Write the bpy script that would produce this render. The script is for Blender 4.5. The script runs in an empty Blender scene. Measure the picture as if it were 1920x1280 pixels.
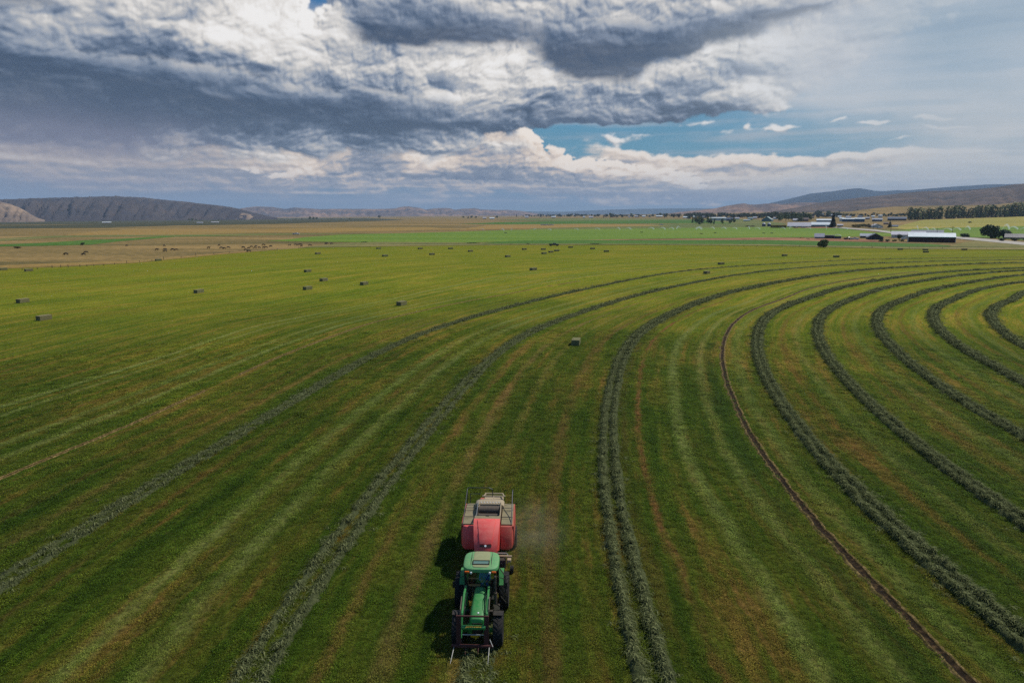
import bpy, bmesh, math, random
import numpy as np
from mathutils import Vector, Matrix, Euler

random.seed(7)
rng = np.random.default_rng(11)
SC = bpy.context.scene
COL = SC.collection
PI = math.pi

# ------------------------------------------------------------------ camera
CAM_H = 20.0
PITCH = math.atan(238 / 1280)            # below the horizon
cam_data = bpy.data.cameras.new('camera')
cam_data.sensor_width = 36.0
cam_data.lens = 24.0
cam_data.clip_start = 0.5
cam_data.clip_end = 120000.0
cam = bpy.data.objects.new('camera', cam_data)
cam.location = (0, 0, CAM_H)
cam.rotation_euler = (PI / 2 - PITCH, 0, 0)
COL.objects.link(cam)
SC.camera = cam

def ray(px, py):
    """direction (x, y, z) of a photograph pixel (1920 x 1280)"""
    u = px - 960.0
    v = py - 640.0
    return (u, math.cos(PITCH) * 1280 - v * math.sin(PITCH), -math.sin(PITCH) * 1280 - v * math.cos(PITCH))

def azel(px, py):
    x, y, z = ray(px, py)
    return math.degrees(math.atan2(x, y)), math.degrees(math.atan2(z, math.hypot(x, y)))

# ------------------------------------------------------------------ sun
SUN_EL, SUN_AZ = 53.0, 66.0              # azimuth measured from +Y towards +X
sun_data = bpy.data.lights.new('sun', 'SUN')
sun_data.energy = 3.8
sun_data.angle = math.radians(2.0)
sun_data.color = (1.0, 0.95, 0.87)
sun = bpy.data.objects.new('sun', sun_data)
sun.rotation_euler = (math.radians(90 - SUN_EL), 0, math.radians(180 - SUN_AZ))
COL.objects.link(sun)

SC.view_settings.view_transform = 'Standard'
SC.view_settings.look = 'None'
SC.view_settings.exposure = 0.0
SC.view_settings.gamma = 1.0
SC.view_settings.use_curve_mapping = False
SC.cycles.max_bounces = 5
SC.cycles.transparent_max_bounces = 24
SC.cycles.volume_bounces = 0
SC.cycles.pixel_filter_width = 1.0
SC.cycles.use_denoising = False

# ------------------------------------------------------------------ world: Nishita sky with procedural clouds
def s2l(c):
    c = c / 255.0
    return c / 12.92 if c <= 0.04045 else ((c + 0.055) / 1.055) ** 2.4

def rgb(r, g, b, a=1.0):
    return (s2l(r), s2l(g), s2l(b), a)

class NT:
    """small helper to write node trees"""
    def __init__(self, tree):
        self.t = tree
    def node(self, typ, ins=None, **kw):
        n = self.t.nodes.new(typ)
        for k, v in kw.items():
            setattr(n, k, v)
        if ins:
            for k, v in ins.items():
                s = n.inputs[k]
                if isinstance(v, bpy.types.NodeSocket):
                    self.t.links.new(v, s)
                else:
                    s.default_value = v
        return n
    def math(self, op, a, b=0.0, c=0.0, clamp=False):
        n = self.t.nodes.new('ShaderNodeMath')
        n.operation = op
        n.use_clamp = clamp
        for i, v in enumerate((a, b, c)):
            if isinstance(v, bpy.types.NodeSocket):
                self.t.links.new(v, n.inputs[i])
            else:
                n.inputs[i].default_value = v
        return n.outputs[0]
    def vmath(self, op, a, b=None, out=0):
        n = self.t.nodes.new('ShaderNodeVectorMath')
        n.operation = op
        for i, v in enumerate((a, b)):
            if v is None:
                continue
            if isinstance(v, bpy.types.NodeSocket):
                self.t.links.new(v, n.inputs[i])
            else:
                n.inputs[i].default_value = v
        return n.outputs['Value'] if op in ('LENGTH', 'DOT_PRODUCT', 'DISTANCE') else n.outputs[0]
    def noise(self, vec, scale, detail=4, rough=0.55, dist=0.0, col=False, lac=2.0):
        n = self.node('ShaderNodeTexNoise', {'Scale': scale, 'Detail': detail, 'Roughness': rough,
                                             'Distortion': dist, 'Lacunarity': lac})
        if vec is not None:
            self.t.links.new(vec, n.inputs['Vector'])
        return n.outputs['Color' if col else 'Fac']
    def mapping(self, vec, loc=(0, 0, 0), rot=(0, 0, 0), scale=(1, 1, 1), kind='POINT'):
        n = self.t.nodes.new('ShaderNodeMapping')
        n.vector_type = kind
        self.t.links.new(vec, n.inputs['Vector'])
        n.inputs['Location'].default_value = loc
        n.inputs['Rotation'].default_value = rot
        n.inputs['Scale'].default_value = scale
        return n.outputs[0]
    def maprange(self, v, a, b, c=0.0, d=1.0, smooth=True):
        n = self.t.nodes.new('ShaderNodeMapRange')
        n.interpolation_type = 'SMOOTHSTEP' if smooth else 'LINEAR'
        for k, x in zip(('Value', 'From Min', 'From Max', 'To Min', 'To Max'), (v, a, b, c, d)):
            s = n.inputs[k]
            if isinstance(x, bpy.types.NodeSocket):
                self.t.links.new(x, s)
            else:
                s.default_value = x
        return n.outputs[0]
    def mix(self, fac, a, b, mode='MIX'):
        n = self.t.nodes.new('ShaderNodeMix')
        n.data_type = 'RGBA'
        n.blend_type = mode
        for i, v in ((0, fac), (6, a), (7, b)):
            s = n.inputs[i]
            if isinstance(v, bpy.types.NodeSocket):
                self.t.links.new(v, s)
            else:
                s.default_value = v
        return n.outputs[2]
    def ramp(self, fac, stops, interp='LINEAR'):
        n = self.t.nodes.new('ShaderNodeValToRGB')
        n.color_ramp.interpolation = interp
        e = n.color_ramp.elements
        e[0].position, e[0].color = stops[0]
        e[1].position, e[1].color = stops[-1]
        for p, c in stops[1:-1]:
            k = e.new(p)
            k.color = c
        self.t.links.new(fac, n.inputs[0])
        return n.outputs[0]
    def comb(self, x, y, z=0.0):
        return self.node('ShaderNodeCombineXYZ', {0: x, 1: y, 2: z}).outputs[0]

# ---- sky picture computed in the script: clouds over the whole upper hemisphere
def _hash(ix, iy, seed):
    h = (ix.astype(np.int64) * 374761393 + iy.astype(np.int64) * 668265263 + seed * 974634777) & 0x7fffffff
    h = ((h ^ (h >> 13)) * 1274126177) & 0x7fffffff
    return ((h ^ (h >> 16)) & 0xffff).astype(np.float32) / 65535.0

def gnoise(x, y, seed=0):
    """2D gradient noise, about -1..1"""
    fx, fy = np.floor(x), np.floor(y)
    ix, iy = fx.astype(np.int32), fy.astype(np.int32)
    dx, dy = (x - fx).astype(np.float32), (y - fy).astype(np.float32)
    ux = dx * dx * dx * (dx * (dx * 6 - 15) + 10)
    uy = dy * dy * dy * (dy * (dy * 6 - 15) + 10)
    def g(ox, oy):
        a = _hash(ix + ox, iy + oy, seed) * np.float32(2 * math.pi)
        return np.cos(a) * (dx - ox) + np.sin(a) * (dy - oy)
    a, b, c, d = g(0, 0), g(1, 0), g(0, 1), g(1, 1)
    return ((a + (b - a) * ux) * (1 - uy) + (c + (d - c) * ux) * uy) * 1.45

def fbm(x, y, octaves=6, rough=0.5, seed=0, lac=2.03, billow=False):
    s = 0.0
    a = 1.0
    t = 0.0
    for o in range(octaves):
        n = gnoise(x, y, seed + o * 17)
        if billow:
            n = 3.0 * np.abs(n) - 0.85
        s = s + a * n
        t += a
        a *= rough
        x, y = (x * 0.8 - y * 0.6) * lac + 3.1, (x * 0.6 + y * 0.8) * lac + 7.7
    return s / t

def worley(x, y, seed=0):
    fx, fy = np.floor(x), np.floor(y)
    ix, iy = fx.astype(np.int32), fy.astype(np.int32)
    dx, dy = (x - fx).astype(np.float32), (y - fy).astype(np.float32)
    best = np.full(x.shape, 9.0, np.float32)
    for oy in (-1, 0, 1):
        for ox in (-1, 0, 1):
            px = ox + .15 + .7 * _hash(ix + ox, iy + oy, seed) - dx
            py = oy + .15 + .7 * _hash(ix + ox, iy + oy, seed + 3) - dy
            best = np.minimum(best, px * px + py * py)
    return best                       # squared distance: round domes

def puffs(x, y, seed, octaves=4, rough=.55):
    """cauliflower heaps, about -1..1"""
    s, a, t = 0.0, 1.0, 0.0
    for o in range(octaves):
        s = s + a * (1 - 2.6 * worley(x, y, seed + o * 13))
        t += a
        a *= rough
        x, y = x * 2.1 + 5.3, y * 2.1 + 1.7
    return s / t

def sstep(v, a, b):
    t = np.clip((v - a) / (b - a), 0, 1)
    return t * t * (3 - 2 * t)

def blob_sum(X, Y, lst):
    """soft ellipses given in photograph pixels (x, y, rx, ry, degrees, amount)"""
    acc = np.zeros_like(X)
    for px, py, rx, ry, rot, amp in lst:
        a, e = azel(px, py)
        s = 0.0447 * math.cos(math.radians(a)) ** 1.2
        c, sn = math.cos(math.radians(-rot)), math.sin(math.radians(-rot))
        dx, dy = X - a, Y - e
        u = (dx * c + dy * sn) / (rx * s)
        v = (-dx * sn + dy * c) / (ry * s)
        acc += amp * np.exp(-(u * u + v * v) * 0.8)
    return acc

def ramp_np(v, stops):
    xs = [p for p, _ in stops]
    return np.stack([np.interp(v, xs, [s2l(c[k]) for _, c in stops]) for k in range(3)], -1).astype(np.float32)

def layer(out, D, shift, lo, hi, stops, dens=1.6, edge=.16, bias=0., extra=0., op=1.0, con=1.2):
    """lay one bank of cloud over the picture: bright where the sun side is thin, dark underneath"""
    tau = 0
    for da, de, k in ((.22, .30, .5), (.5, .7, .45), (1.0, 1.3, .4), (1.8, 2.2, .3)):
        tau = tau + np.clip(shift(D, da, de), 0, 1.0) * k
    lit = np.exp(-tau * dens)
    rel = np.clip(D - shift(D, .16, .22), -.25, .25)
    S = lo + (hi - lo) * lit + rel * .9 + bias + extra
    S = .60 + (S - .60) * con
    col = ramp_np(S, stops)
    A = (sstep(D, 0, edge) * op)[..., None]
    return out * (1 - A) + col * A

TONES = [(0.0, (44, 60, 84)), (0.2, (68, 84, 108)), (0.4, (106, 119, 140)), (0.58, (154, 161, 173)),
         (0.76, (196, 194, 192)), (0.95, (234, 228, 220)), (1.2, (255, 251, 246))]
WARM = [(0.0, (84, 98, 124)), (0.25, (118, 128, 148)), (0.5, (158, 160, 170)), (0.75, (210, 196, 184)),
        (1.0, (242, 226, 208)), (1.25, (254, 244, 232))]

def sky_rgb(AZg, ELg, shift):
    """linear colours for grids of azimuth and elevation in degrees.  shift(F, da, de) resamples F at an offset"""
    flat = 1.0 + 2.2 * np.exp(-np.maximum(ELg, 0) / 3.2)       # rows of cloud close up towards the horizon
    Yh = ELg * 1.15 + 2.2 * 3.2 * (1 - np.exp(-np.maximum(ELg, 0) / 3.2))
    w1 = fbm(AZg * .10, Yh * .16, 3, .5, 3)
    w2 = fbm(AZg * .10 + 40, Yh * .16, 3, .5, 5)
    Xn = AZg + w1 * 1.5
    Yn = Yh * 1.02 + w2 * 1.2
    f1 = fbm(AZg * .5, ELg * .7, 4, .55, 7)
    X = AZg + w1 * 2.2 + f1 * .9
    Y = ELg + w2 * .9 + fbm(AZg * .5 + 30, ELg * .7, 4, .55, 9) * .5
    soft_ = fbm(Xn * .3, Yn * .36, 4, .55, 801)
    bilA = fbm(Xn * .17, Yn * .21, 8, .52, 21, billow=True)
    lim = ELg[:, 0] < 26 if ELg[0, 0] <= ELg[-1, 0] else ELg[:, 0] < 900
    pf = np.zeros_like(Xn)
    wx, wy = Xn + soft_ * 1.6, Yn + fbm(Xn * .3 + 7, Yn * .36, 4, .55, 821) * 1.2
    pf[lim] = puffs((wx * .34)[lim], (wy * .44)[lim], 700) - .42
    lump = fbm(Xn * .075 + 5, Yn * .14, 5, .55, 331, billow=True)
    bilB = fbm(Xn * .42 + 11, Yn * .50, 7, .52, 51, billow=True)
    soft = fbm(Xn * .12, Yn * .22, 6, .5, 81)
    lines = fbm(AZg * .055 + w1 * .2, Yh * .75 + w2 * .4, 6, .55, 141)
    fine = fbm(Xn * .9, Yn * 1.3, 5, .6, 111, billow=True)
    veil = np.clip(blob_sum(X, Y, VEILS), 0, 1)
    calm = np.clip(veil, 0, 1)

    out = ramp_np(ELg, [(-1, (124, 150, 174)), (0.4, (104, 142, 170)), (2.0, (84, 130, 164)), (5, (80, 146, 176)),
                        (9, (66, 138, 178)), (15, (34, 104, 158)), (30, (40, 105, 165)), (90, (30, 85, 150))])
    out = out * (1 + .16 * soft[..., None])
    wis = sstep(lines * .9 + soft * .6 + pf * .15, -.15, .6)[..., None] * .62
    out = out * (1 - wis) + np.array([s2l(176), s2l(182), s2l(190)], np.float32) * wis

    # far soft band of cloud
    D = blob_sum(X, Y, FARBAND) - .45 + soft * .45 + lines * .42 + bilB * .14 + pf * .10
    out = layer(out, D, shift, .60, .92, WARM, 1.0, .45, extra=lines * .16 + fine * .03 + bilB * .06 + pf * .14, op=.95)
    # far towers
    D = blob_sum(X, Y, TOWERS) - .44 + bilB * .14 + bilA * .14 + pf * .30
    out = layer(out, D, shift, .36, 1.05, WARM, 1.6, .10, extra=bilB * .10 + pf * .30 + fine * .06 + .06)
    # the wide deck of the near clouds
    hole = blob_sum(X, Y, HOLES)
    D = blob_sum(X, Y, DECK) - .50 - hole + bilA * .34 + soft * .42 + pf * .30
    out = layer(out, D, shift, .52, .84, TONES, .55, .34,
                extra=lump * .20 + bilA * .14 + bilB * .08 + pf * .20 + lines * .08 + fine * .03 + blob_sum(X, Y, SHADE) * 1.15 + soft * .40)
    # dark bellies in front of it
    D = blob_sum(X, Y, DARK) - .46 + bilA * .20 + lump * .18 + soft * .36 + lines * .12 + pf * .14
    out = layer(out, D, shift, .08, .52, TONES, 1.5, .55, extra=bilA * .05 + bilB * .04 + pf * .07 + lines * .10 + soft * .20, op=.94)
    # small bright clouds
    D = blob_sum(X, Y, SMALL) - .46 + bilB * .20 + pf * .22 + lines * .22
    out = layer(out, D, shift, .50, .90, TONES, 1.0, .42, extra=bilB * .16 + fine * .08, op=.92)
    # smooth high veil on the right
    tone = .64 + lines * .07 + soft * .10 + fine * .012
    vc = ramp_np(tone + blob_sum(X, Y, VEILTONE), [(0.3, (136, 156, 172)), (0.55, (172, 186, 196)), (.75, (202, 206, 210)), (1.0, (206, 206, 206))])
    va = (np.clip(veil + lines * .22 * sstep(veil, 0, .3), 0, 1) * .88)[..., None]
    out = out * (1 - va) + vc * va
    # rain shafts
    st = fbm(AZg * 1.1 + ELg * .35, ELg * .06, 5, .6, 231)
    shaft = np.clip(blob_sum(X, Y, RAIN) * (.90 + .18 * st), 0, .86)[..., None]
    rc = ramp_np(ELg + st * .6, [(0, (92, 112, 142)), (2.5, (144, 140, 154)), (5, (112, 112, 134)), (9, (78, 86, 112))])
    out = out * (1 - shaft) + rc * shaft
    out = out * (1 + np.exp(-((ELg - 4.5) / 3.5) ** 2)[..., None] * np.array([.05, .0, -.05], np.float32))
    out = out * (1 + .22 * np.exp(-np.maximum(ELg, 0) / 3.0))[..., None]      # seen through the low haze
    return np.clip(out, 0.01, 1.5)

FARBAND = [(1300, 350, 190, 22, 0, .8), (1500, 358, 260, 26, 0, .8), (1750, 340, 260, 26, 0, .5), (620, 315, 420, 40, 0, 1.0), (200, 305, 330, 50, 0, 1.0), (1020, 330, 300, 30, 0, .9), (1350, 345, 230, 24, 0, .7), (1650, 330, 300, 34, 0, .8), (1400, 305, 110, 8, 0, 1.0), (1250, 292, 140, 8, 6, .5), (1620, 296, 120, 8, -4, .5), (1880, 300, 200, 30, 0, .6),
           (430, 245, 60, 50, 0, .9), (1180, 290, 90, 14, 10, .35)]
TOWERS = [(725, 266, 50, 36, 0, 1.4), (940, 284, 75, 34, 0, 1.5), (850, 316, 120, 20, 0, 1.1), (1060, 318, 120, 20, 0, 1.2), (620, 285, 90, 26, 0, .7),
          (560, 322, 170, 14, 0, .6), (1190, 330, 90, 14, 0, .8), (980, 250, 40, 18, 0, .4), (1280, 345, 60, 8, 0, .6)]
DECK = [(200, 90, 420, 110, 0, 1.6), (620, 120, 360, 120, 0, 1.5), (1000, 120, 330, 110, 0, 1.4), (1300, 60, 260, 70, 0, 1.2), (1330, 190, 130, 36, 8, .9),
        (1490, 100, 90, 40, 0, .9), (100, 215, 380, 46, 0, 1.0), (300, -200, 1500, 180, 0, 2.0), (1100, 225, 200, 18, 0, .6), (1440, 200, 50, 16, 20, .6), (700, 230, 160, 22, 0, .5)]
HOLES = [(597, 12, 15, 26, 0, 2.6), (852, 166, 34, 12, 15, 1.6), (1540, 250, 260, 44, 0, 1.1), (1130, 256, 200, 14, 0, .9), (1420, 228, 120, 16, 0, .4)]
DARK = [(260, 140, 210, 34, 10, .85), (560, 178, 260, 30, 6, .95), (20, 130, 120, 40, 10, .5), (90, 200, 260, 60, 0, .9), (60, 110, 90, 30, 30, .4), (840, 40, 170, 34, 6, 1.25), (720, 60, 60, 26, 0, .5), (380, 170, 330, 30, 8, .5),
        (700, 75, 90, 30, 0, .5), (1130, 108, 100, 46, -6, 1.35), (1270, 66, 160, 28, -4, 1.25), (1420, 45, 60, 16, 0, .4), (1520, 4, 80, 16, 0, 1.1), (1480, 136, 70, 14, 0, .95),
        (1080, 222, 190, 16, 0, .6), (1240, 206, 100, 16, 0, .4), (800, 228, 130, 14, 0, .6), (60, 0, 190, 24, 0, .7), (700, 176, 120, 14, 0, .4), (300, 225, 200, 26, 6, .6),
        (840, 195, 60, 26, 0, .45), (1160, 60, 120, 30, 0, .3)]
SMALL = [(1480, 242, 40, 7, 0, 1.0), (1425, 186, 56, 22, 20, .9), (1290, 236, 60, 6, 0, .6), (1180, 262, 50, 6, 0, .6), (1160, 275, 40, 10, 20, .6), (1250, 205, 60, 14, 0, .5), (1735, 218, 46, 7, 4, 1.0), (1650, 232, 34, 4, 0, .9), (1770, 236, 50, 4, 0, .8), (1590, 224, 20, 4, 0, .9),
         (1690, 263, 60, 4, 0, .8), (1408, 240, 14, 9, 0, .8), (1890, 290, 40, 4, 0, .6), (1360, 250, 26, 6, 0, .6), (1505, 95, 60, 30, 0, .7)]
VEILS = [(1850, 70, 300, 100, 0, 1.5), (1640, 100, 140, 64, 0, .6), (1990, 250, 150, 60, 0, .7), (1800, 165, 260, 26, 0, .5), (1880, 330, 280, 44, 0, .7), (1500, 350, 300, 26, 0, .5), (2300, 150, 500, 200, 0, 1.0)]
VEILTONE = [(1560, 60, 120, 60, 0, .15), (1850, 30, 200, 50, 0, -.10), (1800, 190, 200, 14, 0, .05), (1850, 250, 130, 20, -6, .08), (1550, 140, 120, 50, 0, .06), (1800, 330, 200, 30, 0, .0)]
SHADE = [(340, 40, 280, 46, 10, .16), (560, 50, 110, 60, 10, .28), (110, 60, 130, 40, 12, .06), (800, 128, 170, 22, 3, .26), (960, 95, 50, 40, 0, .26),
         (1010, 168, 150, 24, -4, .28), (1330, 108, 90, 18, -8, .30), (1480, 88, 60, 26, 0, .22), (1430, 190, 70, 20, 10, .22), (330, 150, 500, 60, 8, -.22),
         (760, 230, 400, 24, 0, -.15), (1150, 225, 250, 18, 0, -.12), (700, 60, 60, 40, 0, -.1)]
RAIN = [(50, 245, 260, 46, 4, .85), (240, 262, 150, 34, 8, .40), (100, 345, 330, 26, 0, .45), (0, 300, 200, 40, 0, .25), (250, 375, 420, 26, 0, .5), (750, 380, 300, 18, 0, .3)]

def build_world():
    w_, h_ = 4608, 860
    t = np.linspace(-1, 1, w_, dtype=np.float32)
    v = np.linspace(0, 1, h_, dtype=np.float32)
    A1 = np.sign(t) * 180 * np.abs(t) ** 1.5
    E1 = 90 * v ** 1.8
    AZg, ELg = np.meshgrid(A1, E1)
    def shift(F, da, de):
        ti = (A1 + da) / 180
        ti = (np.sign(ti) * np.abs(ti) ** (1 / 1.5) + 1) / 2 * (w_ - 1)
        vi = np.clip((E1 + de) / 90, 0, 1) ** (1 / 1.8) * (h_ - 1)
        ti = np.clip(ti, 0, w_ - 1.001)
        vi = np.clip(vi, 0, h_ - 1.001)
        t0, v0 = ti.astype(int), vi.astype(int)
        ft, fv = (ti - t0).astype(np.float32)[None, :], (vi - v0).astype(np.float32)[:, None]
        F0 = F[v0][:, t0] * (1 - ft) + F[v0][:, t0 + 1] * ft
        F1 = F[v0 + 1][:, t0] * (1 - ft) + F[v0 + 1][:, t0 + 1] * ft
        return F0 * (1 - fv) + F1 * fv
    C = sky_rgb(AZg, ELg, shift)
    # close the seam behind the camera
    k = 160
    m = np.linspace(1, .5, k, dtype=np.float32)[None, :, None]
    L, R = C[:, :k].copy(), C[:, -k:].copy()
    C[:, :k] = L * m[:, ::-1] + R[:, ::-1] * (1 - m[:, ::-1])
    C[:, -k:] = R * m + L[:, ::-1] * (1 - m)
    img = bpy.data.images.new('sky_clouds', w_, h_, alpha=False, float_buffer=True)
    px = np.ones((h_, w_, 4), np.float32)
    px[..., :3] = C
    img.pixels.foreach_set(px.ravel())
    img.update()
    img.pack()
    world = bpy.data.worlds.new('World')
    SC.world = world
    world.use_nodes = True
    wt = world.node_tree
    wt.nodes.clear()
    W = NT(wt)
    tc = W.node('ShaderNodeTexCoord').outputs['Generated']
    sep = W.node('ShaderNodeSeparateXYZ', {0: tc})
    az = W.math('DIVIDE', W.math('ARCTAN2', sep.outputs[0], sep.outputs[1]), PI)
    el = W.math('DIVIDE', W.math('ARCSINE', sep.outputs[2]), PI / 2)
    u = W.math('MULTIPLY_ADD', W.math('MULTIPLY', W.math('SIGN', az), W.math('POWER', W.math('ABSOLUTE', az), 1 / 1.5)), 0.5, 0.5)
    vv = W.math('POWER', W.math('MAXIMUM', el, 0.0002), 1 / 1.8)
    it = W.node('ShaderNodeTexImage', {'Vector': W.comb(u, vv)}, interpolation='Cubic', extension='EXTEND')
    it.image = img
    sky = W.node('ShaderNodeTexSky', sky_type='NISHITA', sun_disc=False, sun_elevation=math.radians(SUN_EL),
                 sun_rotation=math.radians(SUN_AZ), air_density=1.0, dust_density=1.2, ozone_density=2.0)
    clouds = W.mix(1.0, it.outputs[0], (10, 10, 10, 1), 'MULTIPLY')
    final = W.mix(0.92, sky.outputs[0], clouds)
    bg = W.node('ShaderNodeBackground', {'Color': final, 'Strength': 0.1})
    W.node('ShaderNodeOutputWorld', {'Surface': bg.outputs[0]})
    world.cycles.sampling_method = 'MANUAL'
    world.cycles.sample_map_resolution = 512

build_world()

# ------------------------------------------------------------------ helpers
def setp(o, label=None, cat=None, group=None, kind=None):
    if label: o['label'] = label
    if cat: o['category'] = cat
    if group: o['group'] = group
    if kind: o['kind'] = kind
    return o

def link(name, me, parent=None, **kw):
    o = bpy.data.objects.new(name, me)
    COL.objects.link(o)
    if parent is not None:
        o.parent = parent
    return setp(o, **kw)

def empty(name, loc, rz=0.0, label=None, cat=None, group=None):
    o = bpy.data.objects.new(name, None)
    o.empty_display_size = 0.3
    o.location = loc
    o.rotation_euler = (0, 0, rz)
    COL.objects.link(o)
    return setp(o, label, cat, group)

def copy_tree(o, parent=None):
    c = o.copy()
    COL.objects.link(c)
    if parent is not None:
        c.parent = parent
    for ch in o.children:
        copy_tree(ch, c)
    return c

def mesh_np(name, verts, faces, mat=None, smooth=False, uv=None):
    me = bpy.data.meshes.new(name)
    verts = np.asarray(verts, np.float32)
    faces = np.asarray(faces, np.int32)
    n = faces.shape[1]
    me.vertices.add(len(verts))
    me.vertices.foreach_set('co', verts.ravel())
    me.loops.add(faces.size)
    me.loops.foreach_set('vertex_index', faces.ravel())
    me.polygons.add(len(faces))
    me.polygons.foreach_set('loop_start', np.arange(len(faces), dtype=np.int32) * n)
    me.polygons.foreach_set('loop_total', np.full(len(faces), n, np.int32))
    if smooth:
        me.polygons.foreach_set('use_smooth', np.ones(len(faces), bool))
    if uv is not None:
        l = me.uv_layers.new(name='uv')
        l.data.foreach_set('uv', np.asarray(uv, np.float32)[faces.ravel()].ravel())
    me.update(calc_edges=True)
    me.validate()
    if mat: me.materials.append(mat)
    return me

def grid_faces(nr, nc, keep=None):
    i = np.arange(nr * nc).reshape(nr, nc)
    f = np.stack([i[:-1, :-1], i[:-1, 1:], i[1:, 1:], i[1:, :-1]], -1)
    if keep is not None:
        f = f[keep]
    return f.reshape(-1, 4)

class MB:
    """collects shapes into one mesh"""
    def __init__(self):
        self.bm = bmesh.new()
    def _after(self, vs, bevel=0, seg=1):
        if bevel:
            es = {e for v in vs for e in v.link_edges}
            bmesh.ops.bevel(self.bm, geom=list(es), offset=bevel, segments=seg, affect='EDGES', profile=0.5)
    def box(self, c, s, rot=(0, 0, 0), bevel=0, seg=1, taper=None):
        r = bmesh.ops.create_cube(self.bm, size=1.0)
        vs = r['verts']
        for v in vs:
            v.co = Vector((v.co.x * s[0], v.co.y * s[1], v.co.z * s[2]))
            if taper and v.co.z > 0:
                v.co.x *= taper[0]; v.co.y *= taper[1]
        bmesh.ops.transform(self.bm, matrix=Matrix.Translation(c) @ Euler(rot).to_matrix().to_4x4(), verts=vs)
        self._after(vs, bevel, seg)
        return self
    def bar(self, a, b, w, h=None, bevel=0):
        a, b = Vector(a), Vector(b)
        d = b - a
        q = d.to_track_quat('Z', 'Y')
        r = bmesh.ops.create_cube(self.bm, size=1.0)
        for v in r['verts']:
            v.co = Vector((v.co.x * w, v.co.y * (h or w), v.co.z * d.length))
        bmesh.ops.transform(self.bm, matrix=Matrix.Translation((a + b) / 2) @ q.to_matrix().to_4x4(), verts=r['verts'])
        self._after(r['verts'], bevel)
        return self
    def cyl(self, a, b, r1, r2=None, n=12, cap=True):
        a, b = Vector(a), Vector(b)
        d = b - a
        q = d.to_track_quat('Z', 'Y')
        bmesh.ops.create_cone(self.bm, cap_ends=cap, segments=n, radius1=r1, radius2=r1 if r2 is None else r2, depth=d.length,
                              matrix=Matrix.Translation((a + b) / 2) @ q.to_matrix().to_4x4())
        return self
    def tube(self, pts, r, n=6):
        for a, b in zip(pts[:-1], pts[1:]):
            self.cyl(a, b, r, r, n)
        for p in pts[1:-1]:
            bmesh.ops.create_icosphere(self.bm, subdivisions=1, radius=r * 1.02, matrix=Matrix.Translation(p))
        return self
    def loft(self, secs, close=True, caps=True):
        rings = [[self.bm.verts.new(p) for p in s] for s in secs]
        n = len(rings[0])
        for a, b in zip(rings[:-1], rings[1:]):
            for i in range(n if close else n - 1):
                self.bm.faces.new((a[i], a[(i + 1) % n], b[(i + 1) % n], b[i]))
        if caps and close:
            self.bm.faces.new(rings[0][::-1])
            self.bm.faces.new(rings[-1])
        return self
    def lathe(self, prof, axis_o, axis='X', n=32):
        """prof: list of (along axis, radius)"""
        secs = []
        for k in range(n):
            a = 2 * PI * k / n
            ring = []
            for t, r in prof:
                if axis == 'X':
                    ring.append((axis_o[0] + t, axis_o[1] + r * math.cos(a), axis_o[2] + r * math.sin(a)))
                else:
                    ring.append((axis_o[0] + r * math.cos(a), axis_o[1] + r * math.sin(a), axis_o[2] + t))
            secs.append([self.bm.verts.new(p) for p in ring])
        m = len(prof)
        for k in range(n):
            a, b = secs[k], secs[(k + 1) % n]
            for i in range(m - 1):
                self.bm.faces.new((a[i], a[i + 1], b[i + 1], b[i]))
        return self
    def quad(self, *p):
        self.bm.faces.new([self.bm.verts.new(x) for x in p])
        return self
    def mesh(self, name, mat, smooth=False, angle=32):
        bmesh.ops.recalc_face_normals(self.bm, faces=self.bm.faces)
        me = bpy.data.meshes.new(name)
        self.bm.to_mesh(me)
        self.bm.free()
        if mat: me.materials.append(mat)
        if smooth:
            me.polygons.foreach_set('use_smooth', np.ones(len(me.polygons), bool))
            me.set_sharp_from_angle(angle=math.radians(angle))
        return me
    def build(self, name, mat, parent=None, smooth=False, **kw):
        return link(name, self.mesh(name, mat, smooth), parent, **kw)

# ------------------------------------------------------------------ materials
MATS = {}
def new_mat(name):
    m = bpy.data.materials.new(name)
    m.use_nodes = True
    m.node_tree.nodes.clear()
    MATS[name] = m
    return m, NT(m.node_tree)

def finish(n, col, rough=0.6, metal=0.0, bump=None, spec=0.5, alpha=None, **kw):
    ins = {'Base Color': col, 'Roughness': rough, 'Metallic': metal, 'Specular IOR Level': spec}
    if bump is not None:
        ins['Normal'] = bump
    if alpha is not None:
        ins['Alpha'] = alpha
    ins.update(kw)
    b = n.node('ShaderNodeBsdfPrincipled', ins)
    n.node('ShaderNodeOutputMaterial', {'Surface': b.outputs[0]})

def bumpn(n, h, strength=0.5, dist=0.05):
    return n.node('ShaderNodeBump', {'Height': h, 'Strength': strength, 'Distance': dist}).outputs[0]

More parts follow.
